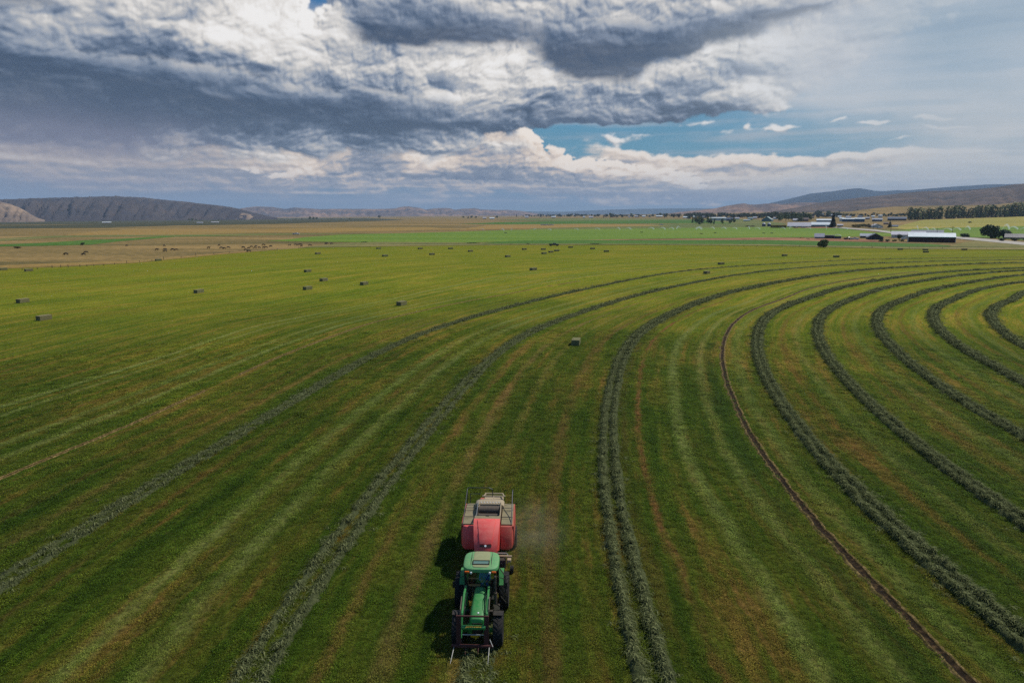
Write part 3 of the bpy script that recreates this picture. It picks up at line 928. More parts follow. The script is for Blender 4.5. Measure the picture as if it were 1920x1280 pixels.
def windrow(key, th0, th1, label, off_near=.58, H0=.40, wid=.55, merge=.6, off_bias=0.0, density=1.0, rho0=None, fill0=.2):
    rho0 = RHO[key] if rho0 is None else rho0
    # adaptive steps
    ths = [th0]
    while ths[-1] > th1:
        x, y = field_xy(np.array([ths[-1]]), rho0)
        d = max(24, math.hypot(x[0], y[0]))
        ds = min(max(.09, .0032 * d), 2.0)
        ths.append(ths[-1] - math.degrees(ds / rho0))
    th = np.array(ths)
    s = np.radians(th) * rho0
    nc = 21
    u = np.linspace(-1.45, 1.45, nc)
    S, U = np.meshgrid(s, u, indexing='ij')
    T2 = np.repeat(th[:, None], nc, 1)
    seed = int(rho0 * 10) % 997
    n1 = fbm(S * .35, U * .5 + seed, 4, .55, seed)
    jit = gnoise(S * .22, S * 0 + seed + .3, seed + 1)
    xx0, yy0 = field_xy(T2, rho0)
    nearf = np.clip((62 - np.hypot(xx0, yy0)) / 26, 0, 1)            # the strips lie further apart here, thrown thinner
    o = off_near + .12 * nearf + .10 * gnoise(S * .12, S * 0 + .3, seed + 5)
    wid_ = wid * (1 - .24 * nearf)
    jl, jr = .10 * jit, .10 * gnoise(S * .22 + 40, S * 0 + seed + .3, seed + 2)
    b = lambda c, w: np.clip(1 - ((U - c) / w) ** 2, 0, 1) ** .8
    wl = wid_ * (1 + .22 * gnoise(S * .5, S * 0 + .4, seed + 7)); wr = wid_ * (1 + .22 * gnoise(S * .5 + 9, S * 0 + .4, seed + 9))
    fill = np.clip(fill0 + merge * fbm(S * .09, S * 0 + .7, 3, .5, seed + 11) + .25 * fbm(S * .8, U, 3, .5, seed + 21) - .5 * nearf, 0, .8)
    hh = np.maximum(np.maximum(b(-o + jl, wl), b(o + jr, wr)), b(0 * U, .6) * fill)
    lump = fbm(S * .9, U * 1.6, 5, .62, seed + 31)
    lump2 = fbm(S * 2.4, U * 2.6, 4, .6, seed + 41, billow=True)
    pock = sstep(fbm(S * 1.3, U * 1.7, 3, .55, seed + 71), .12, .45)
    h = H0 * hh * (.90 + .70 * lump + .45 * lump2 - .75 * pock) * (1 + .2 * n1) - .045 + .03 * lump2
    x, y = field_xy(T2, rho0)
    rad_x, rad_y = np.cos(np.radians(T2)), np.sin(np.radians(T2))
    UU = U + .10 * gnoise(S * 1.6, U * 1.5 + 9, seed + 51)
    x = x + rad_x * UU; y = y + rad_y * UU
    V = np.stack([x, y, h], -1).reshape(-1, 3)
    up = h > -.012
    keepf = up[:-1, :-1] | up[1:, :-1] | up[:-1, 1:] | up[1:, 1:]
    me = mesh_np('windrow', V, grid_faces(len(th), nc, keepf), M_hay, smooth=True)
    o_ = link('windrow', me, label=label, cat='windrow', group='windrows of cut hay curving round the field')
    # loose strands
    dist = np.hypot(x[:, nc // 2], y[:, nc // 2])
    L = np.abs(np.diff(s, prepend=s[0]))
    clus = np.clip(.85 + .9 * fbm(s * .7, s * 0 + seed, 4, .6, seed + 61), .05, 2)
    want = (L * 22 * clus * density * np.clip(70 / dist, .22, 1.4) * np.clip((420 - dist) / 260, 0, 1)).clip(0, 60)
    idx = np.repeat(np.arange(len(th)), rng.poisson(want))
    if len(idx):
        cu = np.where(rng.uniform(size=len(idx)) < .5, -1, 1) * off_near + rng.normal(0, wid * .30, len(idx))
        loose = rng.uniform(size=len(idx)) < .14
        cu = np.where(loose, rng.normal(0, .75, len(idx)), cu)
        tt = th[idx] + rng.uniform(-.5, .5, len(idx)) * np.degrees(L[idx] / rho0)
        ci = np.clip(((cu + 1.45) / 2.9 * (nc - 1)).round().astype(int), 0, nc - 1)
        px_, py_ = field_xy(tt, rho0)
        px_ = px_ + np.cos(np.radians(tt)) * cu; py_ = py_ + np.sin(np.radians(tt)) * cu
        pz = np.maximum(h[idx, ci], 0) + .01
        sc = rng.uniform(.7, 1.25, len(idx)) * np.clip(dist[idx] / 70, 1, 2.4)
        pz = pz - .05 * (sc - 1)
        scatter('loose_strands', STR, np.stack([px_, py_, pz], -1), np.stack([sc, sc, sc * .9], -1),
                np.stack([rng.normal(0, .12, len(idx)), rng.normal(0, .12, len(idx)), np.radians(tt) + rng.normal(0, .5, len(idx))], -1),
                None, M_haystrand, parent=o_, kind='stuff')
    return o_

def throf(px, py):
    p = at(px, py)
    return math.degrees(math.atan2(p.y - CY, p.x - CX)) % 360

windrow('W1', throf(0, 1090) + 6, 80, 'long outermost windrow of grey green hay, sweeping in from the lower left past the tractor', .42, .20, .36, .5, density=.62)
windrow('W2', throf(469, 1270) + 5, 80, 'loose double windrow of cut hay just to the left of the tractor and baler', .50, .24, .36, .5, density=.62, fill0=.05)
windrow('W3', throf(1228, 1270) + 4, 80, 'double windrow split by a green gap, running straight up right of the red baler', .48, .42, .40, .7, density=1.0, fill0=.05)
windrow('W4', throf(1912, 1190) + 4, 78, 'thick windrow beside the bare brown wheel rut, bending out of the lower right corner', .40, .42, .40, .8, density=1.0, fill0=.2)
windrow('W5', throf(1909, 972) + 4, 76, 'second thick windrow inside the brown wheel rut', .36, .42, .40, .8, fill0=.24)
windrow('W6', throf(1915, 817) + 4, 76, 'third thick windrow inside the brown wheel rut, in the middle of the nested curves', .36, .40, .40, .8, fill0=.24)
windrow('W7', throf(1915, 717) + 4, 76, 'fourth windrow inside the brown wheel rut, last but one of the nested curves', .36, .40, .40, .8, fill0=.24)
windrow('W8', throf(1917, 647) + 4, 76, 'innermost and shortest windrow, bending sharply at the right edge', .36, .40, .40, .8, fill0=.24)
_t9, _r9 = rho_of(np.array([-1.55]), np.array([27.2]))
windrow(None, throf(887, 1275) + 4, throf(900, 1150), 'short stretch of hay lying under the front fork of the tractor', .40, .12, .40, .3, rho0=float(_r9[0]), density=.7)

# ------------------------------------------------------------------ ruts worn by the pivot wheels
def dirt_mat(name, c1, c2, c3, scale=2.0, bump=.8):
    m, n = new_mat(name)
    pos = n.node('ShaderNodeNewGeometry').outputs['Position']
    f = n.noise(pos, scale, 8, .7)
    col = n.ramp(f, [(.3, rgb(*c1)), (.5, rgb(*c2)), (.7, rgb(*c3))])
    finish(n, col, .9, spec=.1, bump=bumpn(n, f, bump, .1))
    return m
M_rut = dirt_mat('bare_rut_soil', (20, 15, 8), (36, 27, 15), (92, 72, 46), 2.6)
M_rutedge = dirt_mat('crumbled_rut_edge', (50, 52, 22), (94, 80, 44), (160, 134, 88), 3.4)

def rut(key, th0, th1, w, mat, mat2, name, prof, breaks=0.0):
    ths = [th0]
    rho0 = RHO[key]
    while ths[-1] > th1:
        x, y = field_xy(np.array([ths[-1]]), rho0)
        ths.append(ths[-1] - math.degrees(min(max(.12, .004 * math.hypot(x[0], y[0])), 2) / rho0))
    th = np.array(ths)
    u = np.array([p[0] for p in prof]) * w
    z = np.array([p[1] for p in prof])
    nc = len(u)
    S, U = np.meshgrid(np.radians(th) * rho0, u, indexing='ij')
    Z = np.repeat(z[None, :], len(th), 0)
    T2 = np.repeat(th[:, None], nc, 1)
    x, y = field_xy(T2, rho0)
    wob = .14 * fbm(S * .5, U * .0 + .5, 4, .6, 401)
    edge = 1 + .9 * fbm(S * 1.1, np.sign(U) * 3.3 + .2, 4, .6, 411)
    UU = U * edge + wob
    n_ = fbm(S * 1.6, U * 3, 4, .6, 421)
    Z = Z + .022 * n_ * (np.abs(Z) > .001)
    Z = np.maximum(Z, .004)
    if breaks:
        Z = np.where(fbm(S * .05, S * 0 + .5, 4, .6, 431) < breaks, -.03, Z)
    x = x + np.cos(np.radians(T2)) * UU; y = y + np.sin(np.radians(T2)) * UU
    me = mesh_np(name, np.stack([x, y, Z], -1).reshape(-1, 3), grid_faces(len(th), nc), mat, smooth=True)
    me.materials.append(mat2)
    mi = np.tile(np.array([1 if abs((prof[i][0] + prof[i + 1][0]) / 2) > .42 else 0 for i in range(nc - 1)]), len(th) - 1)
    me.polygons.foreach_set('material_index', mi.astype(np.int32))
    return link(name, me, kind='structure')
RP = [(-1.0, 0), (-.82, .05), (-.66, .11), (-.5, .05), (-.28, .008), (0, .006), (.28, .008), (.5, .05), (.66, .12), (.82, .05), (1.0, 0)]
rut('rut', throf(1827, 1277) + 3, throf(1720, 509.5), .40, M_rut, M_rutedge, 'wheel_rut', RP)
rut('rut2', throf(0, 897) + 3, throf(1100, 528), .20, M_rut, M_rutedge, 'dry_wheel_rut', RP, breaks=-.30)

# ------------------------------------------------------------------ valley floor beyond the hay field, and the fields on it
EDGE = [(-900, 560), (-300, 520), (0, 504), (120, 500), (250, 493), (400, 478), (520, 468), (600, 463), (760, 460.5), (960, 458.5), (1200, 458.5), (1440, 460), (1560, 463), (1700, 466), (1920, 467.5), (2300, 470), (3200, 480)]
def streak_mat(name, stops, sx=.004, sy=.03, scale=1.0, fine=.25, rot=0.0, rough=.9, grain=.9):
    m, n = new_mat(name)
    pos = n.node('ShaderNodeNewGeometry').outputs['Position']
    q = n.mapping(pos, rot=(0, 0, rot), scale=(sx, sy, 0))
    f = n.noise(q, scale, 7, .6)
    g = n.noise(pos, fine, 6, .7)
    v = n.math('ADD', n.math('MULTIPLY', f, .72), n.math('MULTIPLY', g, .28))
    col = n.ramp(v, stops)
    k = n.maprange(g, .3, .7, 1 - .25 * grain, 1 + .25 * grain)
    col = n.mix(1.0, col, n.comb(k, k, k), 'MULTIPLY')
    finish(n, col, rough, spec=.12)
    return m
M_floor = streak_mat('dry_pasture_grass', [(.34, rgb(78, 74, 38)), (.44, rgb(106, 92, 50)), (.52, rgb(130, 108, 62)), (.60, rgb(152, 124, 74)), (.70, rgb(108, 98, 46))], .0035, .016)
M_far = streak_mat('far_rangeland', [(.34, rgb(70, 74, 50)), (.46, rgb(100, 98, 60)), (.56, rgb(134, 122, 76)), (.68, rgb(86, 92, 54))], .0012, .006, fine=.03)

azs = np.concatenate([np.arange(-180, -64, 6.0), np.arange(-64, 64, .8), np.arange(64, 181, 6.0)])
pxs = 960 + 1302 * np.tan(np.radians(np.clip(azs, -66, 66)))
ey = np.interp(pxs, [a for a, b in EDGE], [b for a, b in EDGE])
eb = at_np(pxs, ey)
bd = np.where(np.abs(azs) <= 60, np.hypot(eb[:, 0], eb[:, 1]), 480)
rows_ = np.concatenate([np.linspace(0, 1, 26) ** 1.6 * .28, .28 + .72 * np.linspace(0, 1, 40)[1:] ** 2.0])
Dg = bd[None, :] + (30000 - bd[None, :]) * (rows_[:, None] ** 1.35)
Ag = np.repeat(np.radians(azs)[None, :], len(rows_), 0)
vx, vy = Dg * np.sin(Ag), Dg * np.cos(Ag)
vz = H(vx, vy) + .03 + Dg * 6e-6
link('valley_floor', mesh_np('valley_floor', np.stack([vx, vy, vz], -1).reshape(-1, 3), grid_faces(*Dg.shape), M_floor), kind='structure')

LAYER = [0]
def patch(name, low, high, mat, x0=None, x1=None, rough=.35, layer=None, label=None, n=None, taper=70.0):
    """a field lying on the ground between two lines traced in the photograph (near edge, far edge)"""
    LAYER[0] += 1
    ly = LAYER[0] if layer is None else layer
    x0 = low[0][0] if x0 is None else x0
    x1 = low[-1][0] if x1 is None else x1
    xs = np.arange(x0, x1 + .1, 8.0)
    lo = np.interp(xs, [a for a, b in low], [b for a, b in low])
    hi = np.interp(xs, [a for a, b in high], [b for a, b in high])
    w1 = fbm(xs * .03, xs * 0 + ly + .3, 4, .6, 500 + ly) * rough
    w2 = fbm(xs * .03, xs * 0 + ly + 9.3, 4, .6, 600 + ly) * rough
    lo, hi = lo + w1, hi + w2
    # fields end in long points, not in square corners
    tl = np.clip((xs - x0) / taper, 0, 1) if x0 > -50 else 1
    tr = np.clip((x1 - xs) / taper, 0, 1) if x1 < 1950 else 1
    hi = lo + (hi - lo) * np.minimum(tl, tr) ** .8
    hi = np.minimum(hi, lo - .02)
    nr = 7
    t = np.linspace(0, 1, nr)[:, None]
    PY = lo[None, :] * (1 - t) + hi[None, :] * t
    P = at_np(np.repeat(xs[None, :], nr, 0), PY)
    d = np.hypot(P[..., 0], P[..., 1])
    P[..., 2] += .05 + d * 4.5e-5 * (1 + .35 * ly)
    return link(name, mesh_np(name, P.reshape(-1, 3), grid_faces(nr, len(xs)), mat), kind='structure')

M_irr = streak_mat('irrigated_grass', [(.35, rgb(80, 108, 34)), (.5, rgb(98, 124, 36)), (.62, rgb(116, 130, 44)), (.7, rgb(124, 126, 50))], .002, .02)
M_irr2 = streak_mat('lush_strip', [(.35, rgb(54, 88, 30)), (.5, rgb(70, 104, 32)), (.64, rgb(92, 116, 40))], .004, .02)
M_gold = streak_mat('golden_stubble', [(.35, rgb(116, 98, 46)), (.5, rgb(150, 120, 64)), (.65, rgb(124, 112, 56))], .002, .012)
M_bank = streak_mat('rough_bank', [(.35, rgb(78, 84, 40)), (.5, rgb(116, 112, 60)), (.65, rgb(146, 126, 78))], .01, .05)
M_olive = streak_mat('olive_meadow', [(.35, rgb(72, 88, 42)), (.5, rgb(98, 106, 52)), (.65, rgb(122, 116, 62))], .0016, .01)
M_darkp = streak_mat('dark_marsh', [(.35, rgb(52, 56, 40)), (.5, rgb(66, 68, 46)), (.65, rgb(84, 80, 54))], .0012, .006)
M_redd = streak_mat('red_dirt', [(.35, rgb(104, 68, 50)), (.5, rgb(140, 96, 66)), (.65, rgb(170, 130, 92))], .02, .05)
M_ochre = streak_mat('ochre_field', [(.35, rgb(122, 122, 52)), (.5, rgb(150, 140, 62)), (.65, rgb(166, 144, 76))], .002, .012)
M_road = dirt_mat('road_surface', (150, 142, 128), (172, 164, 150), (190, 182, 168), .2, .05)

patch('marsh', [(-600, 429), (0, 429), (200, 427), (330, 423), (480, 421), (760, 412.5)], [(-600, 415), (0, 413.5), (480, 409.5), (760, 408.5)], M_darkp)
patch('dry_verge', [(-400, 531), (0, 504.2), (250, 493.2), (400, 478.3), (520, 468.3)], [(-400, 524), (0, 498), (250, 488.5), (400, 476), (520, 467)], M_gold)
patch('golden_meadow', [(120, 441), (300, 441), (480, 437), (620, 436), (800, 431.5), (880, 431)], [(120, 436), (250, 430), (480, 429), (800, 426), (880, 430)], M_gold)
patch('green_meadow', [(-600, 455), (0, 453), (100, 446), (240, 443), (300, 442)], [(-600, 446), (0, 447), (100, 443.5), (240, 440), (300, 441)], M_bank)
patch('creek_strip', [(-100, 463), (70, 461.5), (170, 459), (230, 452), (330, 444), (560, 440)], [(-100, 462), (70, 456), (170, 450), (230, 448), (330, 441), (560, 438)], M_irr2)
patch('green_strip', [(0, 448), (110, 445), (480, 441), (700, 438)], [(0, 446), (110, 442.5), (480, 438.5), (700, 437.5)], M_olive)
patch('meadow', [(960, 437), (1100, 430), (1300, 430), (1440, 428), (1500, 427)], [(960, 425), (1100, 424), (1300, 419), (1440, 416), (1500, 417)], M_olive)
patch('green_meadow', [(930, 413), (1100, 416), (1330, 421), (1480, 421)], [(930, 410), (1100, 409.5), (1330, 411), (1480, 412)], M_olive)
patch('marsh', [(860, 420), (960, 421), (1100, 420), (1300, 419), (1380, 420)], [(860, 418), (960, 416.5), (1100, 414), (1300, 413), (1380, 414)], M_irr2)
patch('stubble_field', [(860, 432), (1100, 426), (1260, 424)], [(860, 422), (1100, 420), (1260, 421)], M_gold)
patch('irrigated_field', [(500, 452), (560, 453), (700, 455), (860, 456), (960, 453), (1200, 448.5), (1440, 446), (1570, 445), (1640, 443), (1760, 444)],
      [(500, 449), (560, 446), (640, 440), (780, 437), (960, 431.5), (1200, 429), (1440, 426), (1570, 427.5), (1640, 436), (1760, 441)], M_irr)
patch('rough_bank', [(560, 465), (760, 461.5), (960, 459.5), (1200, 459.2), (1440, 461), (1560, 464), (1700, 467), (1920, 468.5), (2200, 470)],
      [(560, 460), (700, 454), (860, 455), (960, 456.5), (1200, 457), (1440, 458), (1560, 461), (1700, 463), (1920, 462), (2200, 462)], M_bank)
patch('lush_strip', [(900, 457), (1200, 457.6), (1440, 458.4), (1560, 461), (1700, 463.2), (1800, 462)], [(900, 452), (1100, 450.5), (1440, 450), (1540, 452), (1700, 457), (1800, 458)], M_irr2)
patch('dirt_track', [(1080, 450.6), (1300, 450.4), (1440, 450.4), (1540, 452.5), (1620, 453.5), (1690, 455)], [(1080, 449.8), (1300, 448), (1440, 445.5), (1540, 447.5), (1620, 449), (1690, 452)], M_redd)
patch('ochre_field', [(1660, 427), (1700, 431), (1780, 427), (1920, 425), (2300, 426)], [(1660, 421), (1700, 414), (1780, 411.5), (1920, 406.5), (2300, 404)], M_ochre)
patch('sprinkled_field', [(1640, 431), (1700, 438), (1790, 444), (1860, 447), (1920, 451), (2300, 456)], [(1640, 429), (1700, 430), (1790, 427), (1860, 426), (1920, 424.5), (2300, 424)], M_irr)
patch('verge', [(1780, 462), (1860, 464), (1920, 463), (2300, 464)], [(1780, 444.8), (1860, 449), (1920, 456), (2300, 462)], M_bank)
patch('gravel_yard', [(1480, 428.2), (1570, 428), (1600, 430.5)], [(1480, 426), (1570, 425.4), (1600, 428.5)], M_redd)
patch('farm_road', [(1560, 427.4), (1640, 434), (1690, 441), (1740, 445.5), (1790, 447.8), (1860, 454.5), (1920, 460.5), (2100, 480), (2300, 510)],
      [(1560, 426.0), (1640, 431), (1690, 437), (1740, 442), (1790, 444), (1860, 449.5), (1920, 455), (2100, 470), (2300, 496)], M_road, rough=.0, layer=30, taper=10)

# ------------------------------------------------------------------ hills
def hill_mat(name, low, high, gul, sc=.004, tree=None):
    m, n = new_mat(name)
    pos = n.node('ShaderNodeNewGeometry').outputs['Position']
    f = n.noise(pos, sc, 8, .6)
    g = n.noise(n.mapping(pos, scale=(1, .25, 1)), sc * 5, 6, .65)
    v = n.math('ADD', n.math('MULTIPLY', f, .6), n.math('MULTIPLY', g, .4))
    col = n.ramp(v, [(.34, rgb(*gul)), (.47, rgb(*low)), (.62, rgb(*high))])
    finish(n, col, .95, spec=.05, bump=bumpn(n, g, .3, 20))
    return m

def hill(name, sky_pts, d0, d1, mat, gully=.10, gfreq=60, base_y=None, step=4, rows=26, crest=.6, seed=1, power=1.0, skew=0.0, back=2500, rug=.5):
    xs = np.arange(sky_pts[0][0], sky_pts[-1][0] + .1, step)
    yy = np.interp(xs, [a for a, b in sky_pts], [b for a, b in sky_pts]) + fbm(xs * .035, xs * 0 + .5, 6, .6, seed) * rug
    u, v = xs - 960, yy - 640
    rx, ry = u, math.cos(PITCH) * 1280 - v * math.sin(PITCH)
    rz = -math.sin(PITCH) * 1280 - v * math.cos(PITCH)
    hl = np.hypot(rx, ry)
    sx, sy = rx / hl, ry / hl
    f0 = np.interp(xs, [a for a, b in d0], [b for a, b in d0]) if isinstance(d0, list) else np.full(len(xs), float(d0))
    f1 = np.interp(xs, [a for a, b in d1], [b for a, b in d1]) if isinstance(d1, list) else np.full(len(xs), float(d1))
    zr = CAM_H + rz / hl * f1
    V = []
    t = np.linspace(0, 1, rows)
    for k in range(rows + 3):
        if k < rows:
            d = f0 + (f1 - f0) * t[k]
            x, y = sx * d, sy * d
            zb = H(x, y) - 8
            base = H(sx * f0, sy * f0) - 3
            pr_ = t[k] ** power
            pr_ = pr_ * (1 - crest) + (pr_ * pr_ * (3 - 2 * pr_)) * crest
            z = base + (zr - base) * pr_
            hgt = np.maximum(zr - base, 1)
            gx_ = xs / gfreq + skew * t[k] + .25 * gnoise(xs / gfreq * .7, xs * 0 + t[k] * 2.5, seed + 8)
            r1 = 1 - np.abs(gnoise(gx_ * 2, xs * 0 + t[k] * .9 + .2, seed + 3)) * 2
            r2 = 1 - np.abs(gnoise(gx_ * 5, xs * 0 + t[k] * 1.9 + .2, seed + 4)) * 2
            r3 = fbm(gx_ * 9, xs * 0 + t[k] * 5, 3, .5, seed + 6)
            z = z + hgt * gully * math.sin(PI * t[k] ** .9) * (r1 * .9 + r2 * .5 + r3 * .5 - .6)
            if k == 0: z = base - 12
        else:
            j = k - rows + 1
            d = f1 + back * j / 3
            x, y = sx * d, sy * d
            z = zr - (zr - H(x, y)) * (j / 3) ** 1.5 * .9
        V.append(np.stack([x, y, z + x * 0], -1))
    V = np.stack(V, 0)
    return link(name, mesh_np(name, V.reshape(-1, 3), grid_faces(V.shape[0], V.shape[1]), mat, smooth=True), kind='structure')

M_scarp = hill_mat('shaded_scarp_sagebrush', (68, 63, 64), (86, 76, 70), (54, 55, 60), .0011)  # cloud shadow over the scarp is put into this brown-purple tint
M_sunlit_tan = hill_mat('sunlit_tan_slope', (122, 106, 92), (158, 134, 110), (92, 82, 78), .004)  # pale tan with sunlight put into its colour
M_tanhill = hill_mat('dry_tan_hills', (104, 92, 88), (160, 128, 106), (70, 74, 86), .0016)
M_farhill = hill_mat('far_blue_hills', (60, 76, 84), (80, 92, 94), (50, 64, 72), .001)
M_forest = hill_mat('forested_mountain', (18, 38, 48), (28, 48, 56), (14, 30, 42), .002)
M_sage = hill_mat('sagebrush_hill', (84, 74, 66), (116, 96, 80), (58, 58, 56), .004)
M_brown = hill_mat('brown_hillside', (120, 104, 66), (152, 126, 80), (88, 88, 54), .006)

hill('left_escarpment', [(-900, 380), (-300, 377), (0, 374), (40, 373), (100, 371), (165, 369.5), (200, 368), (235, 369), (262, 370), (300, 374), (350, 379), (400, 384), (430, 388), (450, 392), (465, 396), (480, 400), (500, 404.5), (520, 408.5)],
     4300, [(-900, 6800), (300, 6800), (480, 5600), (520, 4700)], M_scarp, gully=.26, gfreq=30, seed=11, skew=-1.6, rows=36, crest=.4, power=.85)
hill('sunlit_spur', [(-700, 378), (-200, 372), (0, 378), (20, 383), (40, 391), (58, 402), (74, 410), (84, 413)], 3700, [(-700, 5200), (0, 4600), (84, 4000)], M_sunlit_tan, gully=.2, gfreq=14, seed=15, skew=-.8)  # sunlit patch beside the cloud shadow, painted as a paler spur
hill('sunlit_spur', [(410, 408.8), (430, 405.5), (444, 402.5), (455, 398.5), (466, 401), (482, 405.5), (500, 408.8)], 4300, 5000, M_sunlit_tan, gully=.3, gfreq=9, seed=17, rows=14)
hill('tan_hills', [(430, 395), (455, 390), (480, 387), (510, 388), (535, 392), (552, 389), (580, 391), (600, 392), (650, 391.5), (700, 392), (740, 391), (752, 388), (765, 387), (785, 389.5), (798, 393), (815, 391), (832, 390), (845, 391), (852, 393.5), (868, 391.5), (890, 390.5), (905, 393), (920, 393.5), (950, 393.5), (980, 396), (1010, 401), (1030, 404)],
     8200, [(430, 9500), (800, 10500), (1030, 12000)], M_tanhill, gully=.22, gfreq=22, seed=21, rows=24, skew=.5)
hill('far_hills', [(860, 398), (960, 396), (1010, 396.5), (1060, 397), (1100, 395), (1150, 393), (1200, 391.5), (1250, 391), (1300, 390.5), (1340, 391), (1420, 391), (1500, 392)],
     15500, 17500, M_farhill, gully=.15, gfreq=40, seed=25, rows=14)
hill('far_mountain', [(1330, 392), (1400, 388), (1440, 382), (1470, 375), (1500, 368), (1520, 363), (1535, 361.5), (1560, 359), (1580, 356), (1600, 353.5), (1612, 353), (1625, 355), (1640, 358), (1660, 358.5), (1680, 356.5), (1700, 357), (1720, 355.5), (1750, 353), (1780, 350.5), (1820, 348), (1850, 346), (1890, 345.5), (1920, 344.5), (1990, 342), (2100, 345), (2600, 350)],
     10500, 15000, M_forest, gully=.16, gfreq=60, seed=31, rows=30, crest=.2)
hill('low_hills', [(1230, 403), (1290, 396), (1340, 391), (1362, 386), (1380, 383), (1395, 381.3), (1405, 383.5), (1415, 384), (1435, 382), (1450, 381.6), (1470, 382.5), (1490, 380), (1520, 380), (1560, 380), (1640, 384), (1720, 390)],
     4700, [(1230, 5600), (1720, 6500)], M_tanhill, gully=.16, gfreq=30, seed=35, rows=22)
hill('brown_ridge', [(1440, 398), (1500, 388), (1540, 380), (1560, 376.5), (1600, 372), (1660, 366), (1690, 362), (1720, 359.5), (1760, 358), (1800, 357), (1860, 352), (1900, 346), (1920, 344.5), (2000, 340), (2100, 334), (2600, 320)],
     [(1440, 4100), (1920, 3300), (2600, 3000)], [(1440, 5000), (1600, 5600), (1920, 5600), (2600, 5600)], M_sage, gully=.07, gfreq=60, seed=41, rows=34, crest=.15, skew=.8)
hill('brown_hillside', [(1560, 401), (1600, 396), (1640, 390.5), (1680, 387), (1720, 386), (1800, 385), (1860, 384), (1900, 380), (1960, 376), (2200, 368), (2600, 360)],
     [(1560, 2250), (1920, 1950), (2600, 1900)], [(1560, 2500), (1920, 3000), (2600, 3000)], M_brown, gully=.04, gfreq=70, seed=45, rows=20, crest=.2)

# ------------------------------------------------------------------ trees
def leafmat(name, a, b, var=.25):
    m, n = new_mat(name)
    oc = n.node('ShaderNodeTexCoord').outputs['Object']
    f = n.noise(oc, 6.0, 3, .6)
    oi = n.node('ShaderNodeObjectInfo').outputs['Random']
    v = n.math('ADD', n.math('MULTIPLY', f, .5), n.math('MULTIPLY', oi, .5))
    col = n.ramp(v, [(.2, rgb(*a)), (.8, rgb(*b))])
    finish(n, col, .7, spec=.2)
    return m
L_broad = leafmat('broadleaf_foliage', (50, 70, 36), (92, 108, 54))
L_dark = leafmat('dark_foliage', (34, 54, 34), (66, 84, 46))
L_con = leafmat('conifer_foliage', (18, 34, 28), (34, 52, 38))
L_pop = leafmat('poplar_foliage', (68, 88, 52), (122, 130, 78))
L_bush = leafmat('bush_foliage', (48, 64, 30), (88, 98, 46))
L_gold = leafmat('yellow_shrub_foliage', (110, 92, 40), (140, 118, 56))
M_bark = simple('bark', (70, 58, 46), .9)

def crown_mesh(kind, seed, mat, with_trunk=True, n=None):
    """unit-height tree or bush: leaf-sized faces clumped through the crown"""
    r = np.random.default_rng(seed)
    n = n or {'broad': 520, 'con': 460, 'pop': 480, 'bush': 620}[kind]
    lobes = []
    if kind == 'broad':
        for i in range(9):
            a = r.uniform(0, 6.28); d = r.uniform(0, .24)
            lobes.append((d * math.cos(a) * 1.3, d * math.sin(a) * 1.3, r.uniform(.22, .80), r.uniform(.15, .25)))
        lobes.append((0, 0, .45, .32))
    elif kind == 'bush':
        for i in range(11):
            a = r.uniform(0, 6.28); d = r.uniform(0, .45)
            lobes.append((d * math.cos(a), d * math.sin(a), r.uniform(.28, .68), r.uniform(.2, .34)))
        lobes.append((0, 0, .5, .45))
    elif kind == 'pop':
        for i in range(12):
            lobes.append((r.normal(0, .05), r.normal(0, .05), .12 + .8 * i / 12, .13 * (1 - .045 * i) + .02))
    else:
        for i in range(14):
            h = .08 + .86 * i / 13
            for k in range(3):
                a = r.uniform(0, 6.28); w = .22 * (1 - h) + .02
                lobes.append((w * .6 * math.cos(a), w * .6 * math.sin(a), h, w * .75))
    lw = np.array([l[3] ** 2 for l in lobes]); lw /= lw.sum()
    V, F = [], []
    for i in range(n):
        l = lobes[r.choice(len(lobes), p=lw)]
        d = r.normal(size=3); d /= np.linalg.norm(d)
        c = np.array(l[:3]) + d * l[3] * r.uniform(.55, 1.08) * np.array([1, 1, .85 if kind != 'pop' else 1.3])
        c[2] = max(c[2], .03)
        s = {'broad': .05, 'con': .035, 'pop': .035, 'bush': .06}[kind] * r.uniform(.7, 1.6)
        t = r.normal(size=3); t = np.cross(d + r.normal(size=3) * .5, t); t /= np.linalg.norm(t)
        b = np.cross(d + r.normal(size=3) * .3, t); b /= np.linalg.norm(b)
        k = len(V)
        V += [c - t * s, c + b * s * .8, c + t * s, c - b * s * .8]
        F.append((k, k + 1, k + 2, k + 3))
    me = mesh_np('tree_crown', V, F, mat)
    return me

def trunk_mesh(kind):
    b = MB()
    if kind == 'bush':
        for k in range(4):
            a = k * 1.6
            b.cyl((0, 0, 0), (.2 * math.cos(a), .2 * math.sin(a), .45), .03, .012, 6)
    else:
        b.cyl((0, 0, 0), (0.01, 0, .45), .028, .018, 7)
        b.cyl((.01, 0, .45), (0, .01, .85), .018, .006, 6)
        if kind == 'broad':
            for k in range(4):
                a = k * 1.6 + .3
                b.cyl((.01, 0, .3 + .06 * k), (.2 * math.cos(a), .2 * math.sin(a), .55 + .05 * k), .012, .004, 5)
    return b.mesh('trunk', M_bark)

def merged(a, b, mats):
    bm = bmesh.new()
    bm.from_mesh(a)
    nf = len(bm.faces)
    bm.from_mesh(b)
    bm.faces.ensure_lookup_table()
    for f in bm.faces[nf:]:
        f.material_index = 1
    me = bpy.data.meshes.new('tree')
    bm.to_mesh(me); bm.free()
    for m in mats: me.materials.append(m)
    return me

